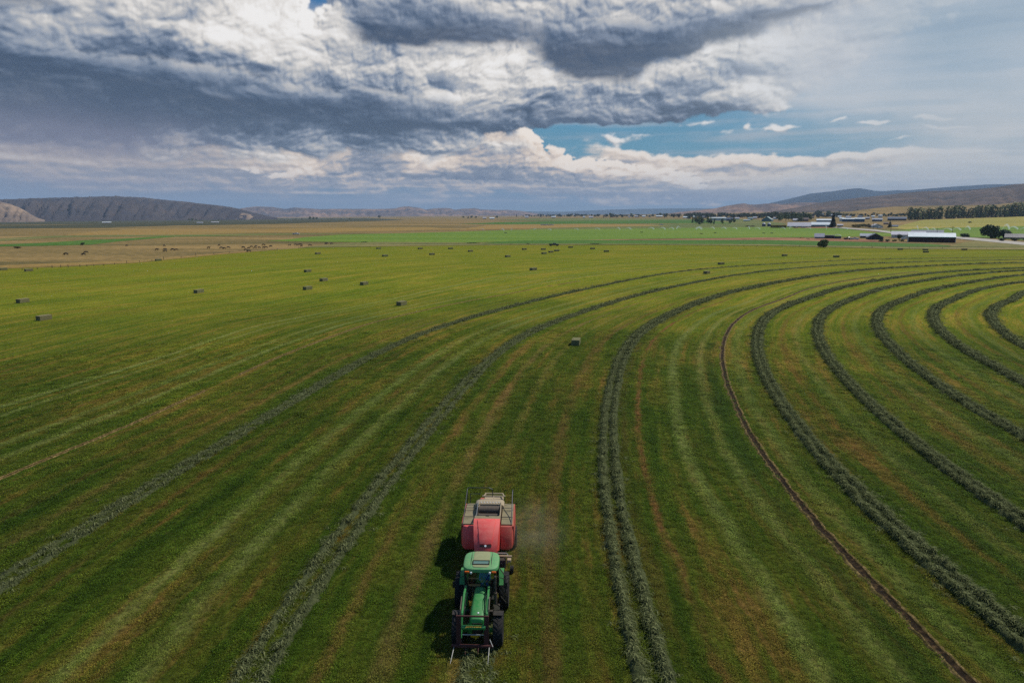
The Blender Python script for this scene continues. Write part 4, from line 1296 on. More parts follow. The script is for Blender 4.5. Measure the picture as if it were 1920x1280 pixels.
TREES, CROWNS, TRUNK = {}, {}, {}
for kind, mats in (('broad', (L_broad, L_dark)), ('con', (L_con,)), ('pop', (L_pop,)), ('bush', (L_bush, L_gold))):
    tm = trunk_mesh(kind)
    for j, mt in enumerate(mats):
        cs = [crown_mesh(kind, 50 + j * 10 + k, mt, n={'broad': 300, 'con': 260, 'pop': 320, 'bush': 260}[kind]) for k in range(3)]
        TREES[kind, j] = [merged(c, tm, (mt, M_bark)) for c in cs]
        CROWNS[kind, j] = cs
    TRUNK[kind] = tm
NAME = {'broad': 'broadleaf_tree', 'con': 'conifer_tree', 'pop': 'poplar_tree', 'bush': 'bush'}

def tree_at(px, py, hpx, kind, j=0, wfac=1.0, label='', group=None, name=None, dz=0.0, cat=None, real=None, loc=None):
    p = at(px, py) if loc is None else Vector(loc)
    h = hpx * mpp(p) if real is None else real
    o = link(name or NAME[kind], TRUNK[kind], label=label, cat=cat or ('bush' if kind == 'bush' else 'tree'), group=group)
    o.location = (p.x, p.y, p.z + dz)
    o.scale = (h * wfac, h * wfac, h)
    o.rotation_euler = (0, 0, random.uniform(0, 6.28))
    link('crown', random.choice(CROWNS[kind, j]), o)
    return o

def big_plant(name, px, py, hpx, kind, mat, wfac, label, seed, n=1500, cat='bush', group=None):
    """a nearer plant, with stem and crown of its own"""
    p = at(px, py)
    h = hpx * mpp(p)
    r = empty(name, p, random.uniform(0, 6), label, cat, group)
    r.scale = (h * wfac, h * wfac, h)
    link('crown', crown_mesh(kind, seed, mat, n=n), r)
    link('trunk', trunk_mesh(kind), r)
    return r

big_plant('bush', 1543, 464, 16.5, 'bush', L_bush, .92, 'round dark green bush standing alone at the far edge of the mown field', 401, 1700)
big_plant('willow_clump', 1858, 447, 28, 'bush', L_bush, 1.0, 'large spreading green shrub beside the farm road near the right edge', 402, 2000)
big_plant('willow_clump', 1882, 447, 18, 'bush', L_dark, 1.1, 'lower dark shrub against the right side of the large spreading shrub', 403, 1200)
big_plant('bush', 1810, 445.5, 9.5, 'bush', L_dark, 1.5, 'low dark bush by the road, left of the large spreading shrub', 404, 900)
big_plant('garden_tree', 1686, 449, 11, 'bush', L_dark, .8, 'dark bushy tree at the corner of the long brown barn', 405, 900, 'tree')
big_plant('spruce_tree', 1561, 427, 29, 'con', L_con, .85, 'tall dark pointed spruce at the right end of the white roofed sheds', 406, 1100, 'tree')
big_plant('spruce_tree', 1668, 427, 14, 'con', L_con, 1.1, 'dark spruce beside the grey house behind the road', 407, 700, 'tree')
big_plant('bush', 154.5, 460, 6, 'bush', L_dark, 1.1, 'small dark bush in the green creek strip of the left pasture', 408, 600)
big_plant('tree_clump', 312, 412, 9, 'broad', L_con, 1.0, 'dark clump of trees standing up alone before the left escarpment', 409, 700, 'tree')
for i, (px, w) in enumerate(((1902, 1.5), (1878, 1.4), (1926, 1.4), (1950, 1.4))):
    big_plant('hedge_shrub', px, 452.5, 7.5, 'bush', L_bush, 1.7, ['low shrub in front of the dark gabled house, right of its gable', 'low shrub in front of the dark gabled house, left of its gable', 'low shrub in front of the dark gabled house at the frame edge', 'low shrub just past the dark gabled house'][i], 410 + i, 500)
for i, px in enumerate((1652, 1664, 1676, 1690)):
    big_plant('weed_bush', px, 453.5, 5.5, 'bush', L_bush, 1.6, 'low green weeds between the grey gabled barn and the long brown barn', 420 + i, 400, 'bush', 'weedy bushes left of the long brown barn')
# brush heap on the left
# tree line of the town: many trees, each its own
def cluster(n, xr, yr, hr, kinds, label, group, wf=(.8, 1.2)):
    for i in range(n):
        px = random.uniform(*xr)
        f = (px - xr[0]) / (xr[1] - xr[0])
        y0 = yr[0] + (yr[2] - yr[0]) * f if len(yr) == 4 else yr[0]
        y1 = yr[1] + (yr[3] - yr[1]) * f if len(yr) == 4 else yr[1]
        k, j = random.choice(kinds)
        tree_at(px, random.uniform(y0, y1), random.uniform(*hr), k, j, random.uniform(*wf), label, group)
BD = [('broad', 1), ('broad', 1), ('broad', 0), ('con', 0)]
cluster(26, (968, 1130), (405.5, 407), (3.5, 6.5), BD, 'small dark tree in the distant tree line on the horizon, left of the town', 'trees of the distant line left of the town', (1.0, 1.8))
cluster(34, (1130, 1300), (405.5, 408.5), (4, 8), BD, 'dark tree in the middle of the distant tree line on the horizon', 'trees of the distant line before the town', (1.0, 1.7))
cluster(44, (1290, 1440), (406.5, 411, 405.5, 410), (5, 9.5), BD, 'dark tree in the wooded belt at the left end of the town', 'trees of the belt left of the town', (1.0, 1.5))
cluster(40, (1440, 1560), (404, 412, 402, 409), (6, 11), BD, 'dark tree in the wooded belt behind the white roofed sheds', 'trees behind the white roofed sheds', (1.0, 1.4))
cluster(20, (1450, 1530), (411, 416), (9, 16), [('broad', 0), ('pop', 0), ('broad', 0)], 'lighter green tall tree among the farmhouses behind the white roofed sheds', 'tall light green farm trees', (.8, 1.2))
cluster(30, (1560, 1710), (404, 408, 402, 406), (4, 7.5), BD, 'dark small tree in the row behind the blue and grey sheds', 'trees behind the blue and grey sheds', (1.0, 1.6))
cluster(16, (1600, 1660), (392.5, 398), (2.5, 5), BD, 'tiny dark tree on the shoulder of the brown hillside above the town', 'trees on the brown hillside', (1.0, 1.6))
cluster(30, (1560, 1720), (396, 402), (2.5, 4.5), BD, 'small tree dotted over the lower slope behind the town', 'trees dotted over the lower slope', (1.0, 1.6))
cluster(14, (1297, 1345), (418, 421), (9, 14), [('pop', 0), ('broad', 0)], 'tall grey green tree in front of the long white building', 'trees before the long white building', (.8, 1.2))
cluster(6, (1345, 1385), (417, 420), (6, 10), [('broad', 0)], 'bushy tree at the foot of the long white building', 'trees before the long white building, right end')
def wood(name, n, xr, yr, hr, label):
    """a far-off wood that reads as one mass: many crowns in one object"""
    V, F, k = [], [], 0
    for i in range(n):
        px = random.uniform(*xr)
        py = random.uniform(*yr)
        p = at(px, py)
        h = random.uniform(*hr) * mpp(p)
        src = random.choice(TREES[random.choice((('broad', 1), ('broad', 0), ('broad', 1), ('con', 0)))])
        vs = np.empty(len(src.vertices) * 3, np.float32); src.vertices.foreach_get('co', vs); vs = vs.reshape(-1, 3)
        fs = [tuple(f.vertices) for f in src.polygons if len(f.vertices) == 4 and f.material_index == 0]
        a = random.uniform(0, 6.28); w = h * random.uniform(1.1, 1.8)
        R = np.array([[math.cos(a), -math.sin(a)], [math.sin(a), math.cos(a)]])
        vs = np.concatenate([vs[:, :2] @ R.T * w, vs[:, 2:] * h], 1) + np.array([p.x, p.y, p.z])
        V.append(vs); F.append(np.array(fs) + k); k += len(vs)
    return link(name, mesh_np(name, np.concatenate(V), np.concatenate(F), L_dark), kind='stuff', label=label)
wood('wood', 210, (1285, 1570), (404.5, 408.5), (4.5, 8), 'far-off wood of dark trees through the town below the brown hills')
wood('wood', 130, (1000, 1300), (404.6, 406.2), (2.5, 4.5), 'thin far-off line of dark trees along the horizon')
wood('wood', 110, (1560, 1720), (403.5, 406.5), (3.0, 5.5), 'dark wood at the foot of the brown hillside')
# windbreak of poplars
for i in range(36):
    px = 1708 + i * 7.2 + random.uniform(-2, 2)
    base = 412.5 - (px - 1700) * .030
    tree_at(px, base + random.uniform(-.5, .5), random.uniform(20, 27) * (1.0 if px < 1900 else 1.1), 'pop', 0, random.uniform(1.25, 1.8),
            'tall poplar in the dense windbreak row below the brown hillside', 'poplars of the windbreak row')
for px, h in ((878, 5.5), (884, 6), (869, 4.5), (581, 6.5), (588, 5.5), (594, 5), (566, 3.5), (711, 6.0), (932, 5.5), (892, 4.6), (360, 5), (354, 4), (368, 3.5), (125, 2.6), (100, 2.5), (150, 2.2), (167, 2.2), (232, 3), (262, 3.4), (246, 2.6), (410, 2.2), (445, 2), (555, 2.5), (655, 2.6), (640, 2)):
    tree_at(px, 413.5 if px < 500 else (411.5 if px < 700 else 409.5), h, random.choice(('broad', 'broad', 'con')), 0 if False else (1 if False else 0), 1.4,
            'lone dark tree far out on the flat valley floor', 'scattered trees on the valley floor')
for px, py, h in ((1721, 384.5, 5), (1727, 385, 4), (1764, 385, 2.5), (1774, 385, 2.5), (1738, 386, 2), (1797, 386.5, 2), (1806, 386.5, 2.2)):
    pass
cluster(16, (1595, 1635), (424.5, 427), (4.5, 7), [('bush', 1), ('bush', 0)], 'yellowish shrub in the row by the farm road, right of the tall spruce', 'yellowish shrubs by the farm road', (1.0, 1.5))
tree_at(1818, 418.5, 4, 'bush', 0, 1.6, 'small dark bush alone in the ochre field below the poplars')
for px, py, w, lab in ((886, 456.5, 18, 'long dark weed patch on the bank, left of the pickup truck'), (684, 455, 10, 'short dark weed patch on the bank at the left end'), (1116, 458.2, 16, 'dark weed patch on the bank right of the pickup truck'), (990, 458, 5, 'tiny dark weed patch close to the left of the pickup truck')):
    p = at(px, py)
    o = link('weed_patch', TREES['bush', 0][0], label=lab, cat='weeds')
    o.location = p; s = mpp(p); o.scale = (w * 1.6 * s, 2.0 * s * 2, 2.2 * s)
p = at(33, 466)
o = link('brush_pile', TREES['bush', 0][1], label='dark brown brush pile lying in the pasture at the left edge', cat='brush pile')
o.location = p; s = mpp(p); o.scale = (16 * s, 8 * s, 4.2 * s)
o.material_slots[0].link = 'OBJECT'; o.material_slots[0].material = M_rut

# ------------------------------------------------------------------ buildings
def wmat(name, c, rough=.7, rib=True, var=.1, metal=0.0, spec=.3):
    m, n = new_mat(name)
    oc = n.node('ShaderNodeTexCoord').outputs['Object']
    f = n.noise(oc, .4, 5, .6)
    k = n.maprange(f, .3, .7, 1 - var, 1 + var)
    col = n.mix(1.0, rgb(*c), n.comb(k, k, k), 'MULTIPLY')
    b = None
    if rib:
        w = n.node('ShaderNodeTexWave', {'Vector': oc, 'Scale': 1.2, 'Distortion': 0.0}, bands_direction='X').outputs['Fac']
        b = bumpn(n, w, .35, .06)
    finish(n, col, rough, metal, b, spec)
    return m
WALL = {k: wmat(k + '_wall', c) for k, c in dict(brown=(58, 34, 30), grey=(84, 86, 90), blue=(58, 92, 112), teal=(88, 118, 120), white=(196, 196, 190), dark=(42, 42, 44),
                                                 tan=(160, 144, 120), slate=(70, 80, 96), red=(104, 44, 38), bluegrey=(108, 124, 134)).items()}
ROOF = {k: wmat(k + '_roof', c, .45, spec=.5) for k, c in dict(white=(214, 220, 218), light=(186, 182, 184), grey=(110, 112, 118), dark=(52, 52, 56), slate=(84, 96, 112), green=(132, 150, 144), tin=(160, 164, 170), brown=(96, 78, 66)).items()}
M_trim = simple('teal_trim', (70, 170, 150), .5)
M_door = simple('door_paint', (60, 58, 56), .6)

def building(name, x0, x1, base, wall, rise, wc, rc, label, cat='building', rot=0.0, depth=.6, gable='x', over=.4, doors=(), windows=0, extra=None, group=None):
    """x0..x1: photograph span of the face that looks our way; wall / rise in photograph pixels"""
    p = at((x0 + x1) / 2, base)
    s = mpp(p)
    w, hw, hr = (x1 - x0) * s, wall * s, rise * s
    d = max(5.0, w * depth)
    yaw = -math.atan2(p.x, p.y) + rot           # faces the camera, then turned
    r = empty(name, (p.x, p.y, p.z - .2), yaw, label, cat, group)
    b = MB()
    hw += .2
    def add(mb, pts, faces):
        vs = [mb.bm.verts.new(q) for q in pts]
        for f in faces: mb.bm.faces.new([vs[i] for i in f])
    W2 = w / 2
    if gable == 'x':      # ridge runs across the view: long side to us
        add(b, [(-W2, 0, 0), (W2, 0, 0), (W2, d, 0), (-W2, d, 0), (-W2, 0, hw), (W2, 0, hw), (W2, d, hw), (-W2, d, hw), (-W2, d / 2, hw + hr), (W2, d / 2, hw + hr)],
            [(0, 1, 5, 4), (2, 3, 7, 6), (1, 2, 6, 9, 5), (3, 0, 4, 8, 7)])
        th = .18
        rf = MB()
        o_ = over
        k = hr / (d / 2)
        for sgn, y0 in ((1, 0), (-1, d)):
            ya, za = y0 - sgn * o_, hw - k * o_ + .05
            yb, zb = d / 2, hw + hr + .05
            pts = [(-W2 - o_, ya, za), (W2 + o_, ya, za), (W2 + o_, yb, zb), (-W2 - o_, yb, zb)]
            pts += [(x, y, z + th) for x, y, z in pts]
            add(rf, pts, [(0, 1, 2, 3), (4, 7, 6, 5), (0, 4, 5, 1), (1, 5, 6, 2), (3, 7, 4, 0)])
    elif gable == 'y':    # gable end to us
        add(b, [(-W2, 0, 0), (W2, 0, 0), (W2, d, 0), (-W2, d, 0), (-W2, 0, hw), (W2, 0, hw), (W2, d, hw), (-W2, d, hw), (0, 0, hw + hr), (0, d, hw + hr)],
            [(0, 1, 5, 8, 4), (2, 3, 7, 9, 6), (1, 2, 6, 5), (3, 0, 4, 7)])
        th = .18
        rf = MB()
        o_ = over
        k = hr / W2
        for sgn in (-1, 1):
            xa, za = sgn * (W2 + o_), hw - k * o_ + .05
            pts = [(xa, -o_, za), (0, -o_, hw + hr + .05), (0, d + o_, hw + hr + .05), (xa, d + o_, za)]
            pts += [(x, y, z + th) for x, y, z in pts]
            add(rf, pts, [(0, 1, 2, 3), (4, 7, 6, 5), (0, 4, 5, 1), (2, 6, 7, 3), (3, 7, 4, 0)])
    b.build('wall', WALL[wc], r)
    rf.build('roof', ROOF[rc], r)
    for (u0, u1, v1) in doors:
        MB().box(((u0 + u1) / 2 * w - W2, -.03, v1 * hw / 2 + .1), ((u1 - u0) * w, .1, v1 * hw), bevel=.02).build('door', M_door, r)
    for k in range(windows):
        cx = -W2 + w * (k + .7) / (windows + .4)
        wn = MB().box((cx, -.03, hw * .58), (min(1.6, w * .09), .12, min(1.3, hw * .35)), bevel=.02).build('window', WALL['white'], r)
        MB().box((cx, -.10, hw * .58), (min(1.6, w * .09) * .8, .04, min(1.3, hw * .35) * .78)).build('pane', M_window, wn)
    if extra: extra(r, w, hw, hr, d)
    return r

def barn_trim(r, w, hw, hr, d):
    MB().box((-w / 2 - .1, -.12, hw / 2), (.45, .2, hw)).box((-w / 2 - .1, d / 2, hw + .0), (.1, .1, .1)).build('corner_trim', WALL['white'], r)
    MB().box((w / 2 + .1, -.12, hw / 2), (.3, .2, hw)).build('corner_trim', WALL['white'], r)
    MB().box((0, -.45, hw - .12), (w + .8, .1, .3)).build('eave_trim', M_trim, r)
building('long_barn', 1708, 1784, 454.6, 10.2, 6.8, 'brown', 'white', 'long dark brown barn with a bright white metal roof', 'barn', rot=math.radians(4), depth=.36, over=.3, extra=barn_trim)
building('farmhouse', 1675, 1730, 446.5, 6, 6, 'white', 'light', 'white house with a pale roof partly hidden behind the long brown barn', 'house', depth=.5, windows=5)
building('farm_shed', 1712, 1764, 441, 3, 6, 'slate', 'grey', 'wide shed with a slate grey roof showing above the long brown barn', 'shed', depth=.6)
building('gabled_barn', 1628, 1654.5, 449.5, 4.4, 7, 'dark', 'grey', 'dark grey barn with its broad gable end facing the field', 'barn', depth=.8, gable='y', rot=math.radians(8), doors=((.4, .6, .7),))
building('open_shed', 1614, 1640, 446.5, 4, 4, 'brown', 'tin', 'open brown shed with a tin roof joined to the grey gabled barn', 'shed', depth=.5, doors=((.1, .4, .8),))
building('small_barn', 1528, 1544, 447.8, 4.0, 5.6, 'bluegrey', 'light', 'small barn with a steep pale roof left of the round roofed shed', 'barn', depth=.7)
building('lean_to', 1544.5, 1563, 447.4, 5.3, .8, 'dark', 'dark', 'dark low lean-to wall between the small barn and the round roofed shed', 'shed', depth=.3)
building('equipment_shed', 1478, 1518.5, 426.2, 2.2, 6.6, 'tan', 'light', 'wide shed with a big pinkish white roof left of the ribbed white roofed shed', 'shed', depth=.5)
building('livestock_shed', 1522, 1557.5, 425.8, 4.2, 4.8, 'bluegrey', 'white', 'blue grey shed under a ribbed white roof just left of the tall spruce', 'shed', depth=.5, windows=0)
building('blue_shed', 1532, 1560, 416.2, 3.0, 2.4, 'blue', 'white', 'blue shed with a white roof behind the ribbed white roofed shed', 'shed', depth=.5)
building('blue_warehouse', 1580, 1601, 416, 5.2, 1.6, 'blue', 'white', 'blue warehouse with a white roof right of the tall spruce', 'warehouse', depth=.6, doors=((.4, .6, .5),))
building('teal_warehouse', 1603, 1620, 416.4, 6, 1.6, 'blue', 'white', 'smaller blue warehouse with a white roof, further right of the spruce', 'warehouse', depth=.7)
building('white_annex', 1574, 1581, 415, 5.2, 1.6, 'white', 'white', 'narrow white building at the left end of the blue warehouse', 'building', depth=.9)
building('grey_shed', 1636, 1653, 415.2, 3.4, 2.2, 'slate', 'tin', 'dark sided shed with a grey roof on the green left of the low black barn', 'shed', depth=.5)
building('white_shed', 1647, 1654, 408.3, 4.2, .8, 'white', 'white', 'bright white box shed above the dark sided grey roofed shed', 'shed', depth=.8)
building('white_shed', 1634, 1639.5, 408.3, 2.6, 1.2, 'white', 'white', 'tiny white shed at the far left above the dark sided shed', 'shed', depth=.8)
building('low_black_barn', 1666, 1697, 413.6, 3.4, 3.2, 'dark', 'slate', 'long low black barn with a slate roof in front of the poplars', 'barn', depth=.4)
building('house', 1634, 1655, 427, 2.6, 4.2, 'white', 'light', 'house with a pale pinkish roof behind the road, left of the dark spruce', 'house', depth=.7, windows=3, gable='y', rot=.3)
building('house', 1672, 1683, 426.2, 2, 2, 'grey', 'slate', 'small grey house right of the dark spruce behind the road', 'house', depth=.8, windows=2)
building('long_white_building', 1331, 1361, 413.8, 5, 1.2, 'white', 'white', 'long white building half hidden by tall grey green trees', 'building', depth=.3, windows=6)
building('blue_roof_shed', 1362, 1374, 414.4, 3.4, 3, 'slate', 'slate', 'shed with a slate blue roof right of the long white building', 'shed', depth=.6)
building('house', 1428, 1446, 415.5, 3.6, 5.4, 'teal', 'green', 'gabled house with a grey green roof above the twin grain bins', 'house', depth=.8, gable='y', rot=-.25, windows=2)
building('white_trailer', 1394, 1406, 414.8, 2.4, .6, 'white', 'white', 'low white trailer left of the grey green gabled house', 'trailer', depth=.3)
building('green_shed', 1402, 1411, 412.5, 2.6, 2.2, 'teal', 'green', 'small green shed behind the low white trailer', 'shed', depth=.7)
building('house', 1497, 1515, 415, 3.4, 3.4, 'brown', 'brown', 'brown house with a weathered roof behind the wide pinkish roof', 'house', depth=.6, windows=4)
building('house', 1487, 1497, 415, 2.2, 2.8, 'tan', 'light', 'tan roofed small house left of the brown house', 'house', depth=.8, windows=2)
building('far_house', 1532, 1543, 405.6, 2.4, 2.2, 'blue', 'tin', 'bluish house among trees, left one of the pair behind the spruce top', 'house', depth=.8, windows=2)
building('far_house', 1552, 1567, 406.6, 2.2, 2.6, 'white', 'tin', 'white house with a tin roof behind the spruce top', 'house', depth=.6, windows=2)
building('ranch_house', 1887, 1919, 448.5, 3.2, 6.2, 'grey', 'dark', 'dark roofed house behind low shrubs at the right edge', 'house', depth=.7, windows=2)
building('red_barn', 193, 207.5, 419.0, 1.7, 1.0, 'red', 'white', 'dark red barn with a shining white roof far out on the left', 'barn', depth=.6)
building('far_shed', 369.5, 380.5, 418.4, 1.0, .7, 'white', 'light', 'white farm shed below the escarpment, larger one of two', 'shed', depth=.5)
building('far_shed', 397, 410, 417.6, .8, .8, 'tan', 'light', 'pale thin shed below the escarpment, right of the white farm shed', 'shed', depth=.5)
for i, (a, b_, y, lab) in enumerate((
        (905, 912, 410.6, 'small white house far off, right of the lone dark tree'), (918, 927, 411, 'low white roofed house next to the small white house'),
        (984, 991, 408.3, 'white house at the left start of the tree line'), (1034, 1042, 408.6, 'pale house under the left part of the tree line'),
        (1104, 1112, 408.7, 'wide pale house under the tree line, left of centre'), (1093, 1097, 408.6, 'narrow white house beside the wide pale house'),
        (1190, 1196, 407.6, 'white house in the middle of the tree line'), (1204, 1210, 407.2, 'tan roofed house right of the middle white house'),
        (1216, 1219, 407, 'tiny white shed between two tree line houses'), (1230, 1242, 407.2, 'wide white roofed house among the trees'),
        (1178, 1181, 408, 'tiny pale shed left of the middle white house'), (1281, 1290, 409, 'white house at the right end of the distant tree line'))):
    building('distant_house', a, b_, y, 1.8, 1.4, 'white' if i % 3 else 'tan', 'white' if i % 2 else 'light', lab, 'house', depth=.7)
for a, y, lab in ((1647, 389, 'white house high on the brown hillside, left one'), (1660, 388.2, 'grey roofed house high on the brown hillside, right one'), (1571, 399.5, 'white speck of a house in the trees left of the hillside')):
    p = at(a, 403)
    building('hillside_house', a - 4, a + 4, 402.5, 1.6, 1.4, 'white', 'light', lab, 'house', depth=.8)

for i, (a, b_, y, wc, rc, lab) in enumerate((
        (1300, 1306, 408.6, 'white', 'white', 'white cottage at the left end of the town belt, first of the row'),
        (1316, 1324, 408.9, 'tan', 'grey', 'tan cottage with a grey roof, second of the town row'),
        (1378, 1386, 411.6, 'white', 'light', 'white cottage right of the slate blue roofed shed'),
        (1412, 1419, 410.4, 'tan', 'light', 'tan cottage behind the green shed'),
        (1450, 1458, 411.5, 'white', 'tin', 'white cottage with a tin roof behind the straw stack'),
        (1464, 1470, 409.4, 'grey', 'white', 'grey cottage with a white roof up behind the straw stack'),
        (1476, 1482, 410.6, 'white', 'slate', 'white cottage with a slate roof left of the tan roofed small house'),
        (1519, 1526, 409.4, 'tan', 'brown', 'tan cottage with a brown roof left of the bluish house'),
        (1571, 1577, 408.6, 'white', 'white', 'white cottage in the trees above the narrow white annex'),
        (1586, 1595, 409.2, 'tan', 'tin', 'tan cottage above the blue warehouse'),
        (1608, 1616, 408.8, 'white', 'grey', 'white cottage with a grey roof above the smaller blue warehouse'),
        (1623, 1630, 411.2, 'red', 'tin', 'small red shed on the green right of the smaller blue warehouse'),
        (1540, 1549, 420.6, 'tan', 'light', 'pale trailer house tucked behind the ribbed white roofed shed'),
        (1570, 1580, 424.4, 'tan', 'light', 'tan low house right of the tall spruce by the road'),
        (1657, 1665, 420.8, 'brown', 'brown', 'brown low shed behind the road, left of the dark spruce'))):
    building('cottage', a, b_, y, 2.2, 1.8, wc, rc, lab, 'house', depth=.7, windows=2)
# round roofed shed
p = at(1570, 447.6); s = mpp(p)
r = empty('round_roofed_shed', (p.x, p.y, p.z - .1), -math.atan2(p.x, p.y), 'grey shed with a pale curved roof right of the dark lean-to', 'shed')
w, h, d = 12.5 * s, 4.6 * s, 9 * s
MB().box((0, d / 2, h / 2), (w, d, h)).build('wall', WALL['slate'], r)
b = MB()
arc = [(-w / 2 - .3 + (w + .6) * k / 12, h + 3.0 * s * math.sin(PI * k / 12)) for k in range(13)]
b.loft([[(x, y, z) for x, z in arc] + [(x, y, z + .25) for x, z in reversed(arc)] for y in (-.4, d + .4)], close=True)
b.build('roof', ROOF['white'], r)
MB().box((0, -.05, h * .42), (w * .5, .1, h * .8)).build('door', M_door, r)

# grain bins
for px, lab in ((1432, 'left one of two grey grain bins beside the stacked straw'), (1442, 'right one of two grey grain bins beside the stacked straw')):
    p = at(px, 424.6); s = mpp(p)
    r = empty('grain_bin', (p.x, p.y, p.z - .1), 0, lab, 'grain bin')
    MB().cyl((0, 0, 0), (0, 0, 5.0 * s), 3.3 * s, n=20).build('wall', WALL['slate'], r, smooth=True)
    MB().cyl((0, 0, 5.0 * s), (0, 0, 7.2 * s), 3.4 * s, .4 * s, n=20).build('roof', ROOF['tin'], r, smooth=True)
p = at(1460, 427.6); s = mpp(p)
M_straw = simple('stacked_straw', (128, 98, 46), .95, var=.3, scale=.6, bump=.5)
b = MB()
for i in range(12):
    for k in range(3):
        b.box((-13.2 * s + 2.3 * s * i + random.uniform(-.1, .1), k * .3, (1.0 + 1.9 * k) * s * .95), (2.25 * s, 5 * s, 1.9 * s * .95), bevel=.1)
o = b.build('straw_stack', M_straw, label='long stack of golden straw bales right of the twin grain bins', cat='straw stack')
o.location = p; o.rotation_euler = (0, 0, -math.atan2(p.x, p.y))
for px, lab in ((1402, 'brown earth mound left of the twin grain bins, left one'), (1411, 'brown earth mound left of the twin grain bins, right one')):
    p = at(px, 425); s = mpp(p)
    b = MB(); bmesh.ops.create_icosphere(b.bm, subdivisions=3, radius=1)
    for v in b.bm.verts:
        v.co *= 1 + .15 * math.sin(v.co.x * 5 + v.co.y * 3)
    o = b.build('earth_mound', M_rut, smooth=True, label=lab, cat='mound')
    o.location = p; o.scale = (4.5 * s, 4 * s, 2.0 * s)

# dry stack yard things along the dirt track
for px, py, w_, h_, lab in ((1503, 447, 7, 3.4, 'low pale hay heap on the dirt strip left of the small barn'), (1515, 448.5, 7, 1.6, 'row of dark feeders on the dirt strip left of the small barn'), (1522, 447.6, 3, 2.0, 'small tan heap at the foot of the small barn')):
    p = at(px, py); s = mpp(p)
    b = MB(); bmesh.ops.create_icosphere(b.bm, subdivisions=2, radius=1)
    for v in b.bm.verts:
        v.co *= 1 + .2 * math.sin(v.co.x * 7 + v.co.z * 3)
    o = b.build('hay_heap', M_straw if 'dark' not in lab else M_rut, smooth=True, label=lab, cat='heap')
    o.location = p; o.scale = (w_ / 2 * s, 3 * s, h_ * s * .8)

# ------------------------------------------------------------------ vehicles far off
def pickup(px, py, yaw, paint, label, scale=1.0, name='pickup_truck', cat='pickup truck'):
    p = at(px, py)
    r = empty(name, p, yaw, label, cat)
    b = MB()
    b.box((0, 0, .72), (5.6, 1.9, .55), bevel=.08)
    b.box((1.95, 0, 1.06), (1.55, 1.8, .22), bevel=.08)
    b.box((-1.75, .88, 1.12), (2.0, .08, .32)).box((-1.75, -.88, 1.12), (2.0, .08, .32)).box((-2.75, 0, 1.12), (.08, 1.8, .32))
    b.build('body', paint, r)
    MB().box((.25, 0, 1.45), (2.1, 1.7, .62), bevel=.1, taper=(.78, .86)).build('cab', paint, r)
    MB().box((.25, 0, 1.47), (1.9, 1.735, .36), taper=(.85, .9)).build('window', M_window, r)
    for sx in (-1.75, 1.85):
        for sy in (-.85, .85):
            w = MB().cyl((sx, sy - .13, .4), (sx, sy + .13, .4), .4, n=16).build('wheel', M_tyre, r, smooth=True)
            MB().cyl((sx, sy - .145, .4), (sx, sy + .145, .4), .2, n=10).build('rim', M_steel, w)
    for sy in (-.7, .7):
        MB().box((2.81, sy, .85), (.04, .3, .16)).build('headlight', M_white, r)
    r.scale = (scale,) * 3
    return r
M_truck = simple('dark_truck_paint', (26, 28, 32), .3)
M_vwhite = simple('white_vehicle_paint', (200, 200, 196), .4)
pickup(1038.5, 461.3, 0.05, M_truck, 'dark pickup truck parked at the far edge of the mown field', 1.12)
for px, lab in ((1018, 'leftmost white vehicle in the cluster out on the golden stubble'), (1025, 'middle white vehicle in the cluster out on the golden stubble'), (1034, 'rightmost white vehicle in the cluster out on the golden stubble')):
    pickup(px, 422.8, .1, M_vwhite, lab, 1.5, 'parked_vehicle', 'vehicle')
for px, py, lab in ((555, 440.2, 'white object like a parked trailer at the tip of the dark creek line'), (1240, 422, 'small white trailer alone at the right end of the stubble')):
    pickup(px, py, .2, M_vwhite, lab, 1.2, 'parked_trailer', 'trailer')

for px, py, pt, lab in ((1698, 449.5, M_vwhite, 'white car parked at the left end of the long brown barn'), (1574, 427.6, M_truck, 'dark car at the roadside right of the tall spruce'), (1590, 449.4, M_truck, 'dark farm vehicle right of the round roofed shed'),
                        (1602, 449.8, M_vwhite, 'pale farm vehicle left of the grey gabled barn'), (1492, 427.6, M_truck, 'dark vehicle in front of the wide pinkish white roof'), (1506, 427.7, M_vwhite, 'white vehicle in front of the wide pinkish white roof'), (1648, 428.4, M_vwhite, 'white car in the yard of the pinkish roofed house')):
    pickup(px, py, random.uniform(-.5, .5), pt, lab, 1.15, 'parked_car', 'car')
# ------------------------------------------------------------------ poles and fences
def pole(px, py, hpx, label, cross=True):
    p = at(px, py); s = mpp(p); h = hpx * s
    r = empty('utility_pole', p, -math.atan2(p.x, p.y), label, 'utility pole')
    MB().cyl((0, 0, -.3), (0, 0, h), .22, .14, 8).build('pole', M_bark, r)
    if cross:
        MB().box((0, 0, h - .6), (2.4, .14, .14)).build('crossarm', M_bark, r)
        for x in (-1.0, -.4, .4, 1.0):
            MB().cyl((x, 0, h - .55), (x, 0, h - .35), .06, .04, 6).build('insulator', M_white, r)
pole(751, 411.5, 21, 'tall lone pole standing above the horizon in front of the tan hills')
pole(1784.5, 445.5, 21, 'utility pole at the right end of the long brown barn')
pole(1756, 444, 16, 'utility pole rising behind the long white barn roof')
pole(1670, 436, 12, 'utility pole left of the white farmhouse')
pole(1637, 431, 20, 'utility pole by the farm road near the pinkish roofed house')
M_wood = simple('weathered_post', (76, 66, 54), .9, var=.3)
M_wire = simple('fence_wire', (90, 88, 84), .5, .6)
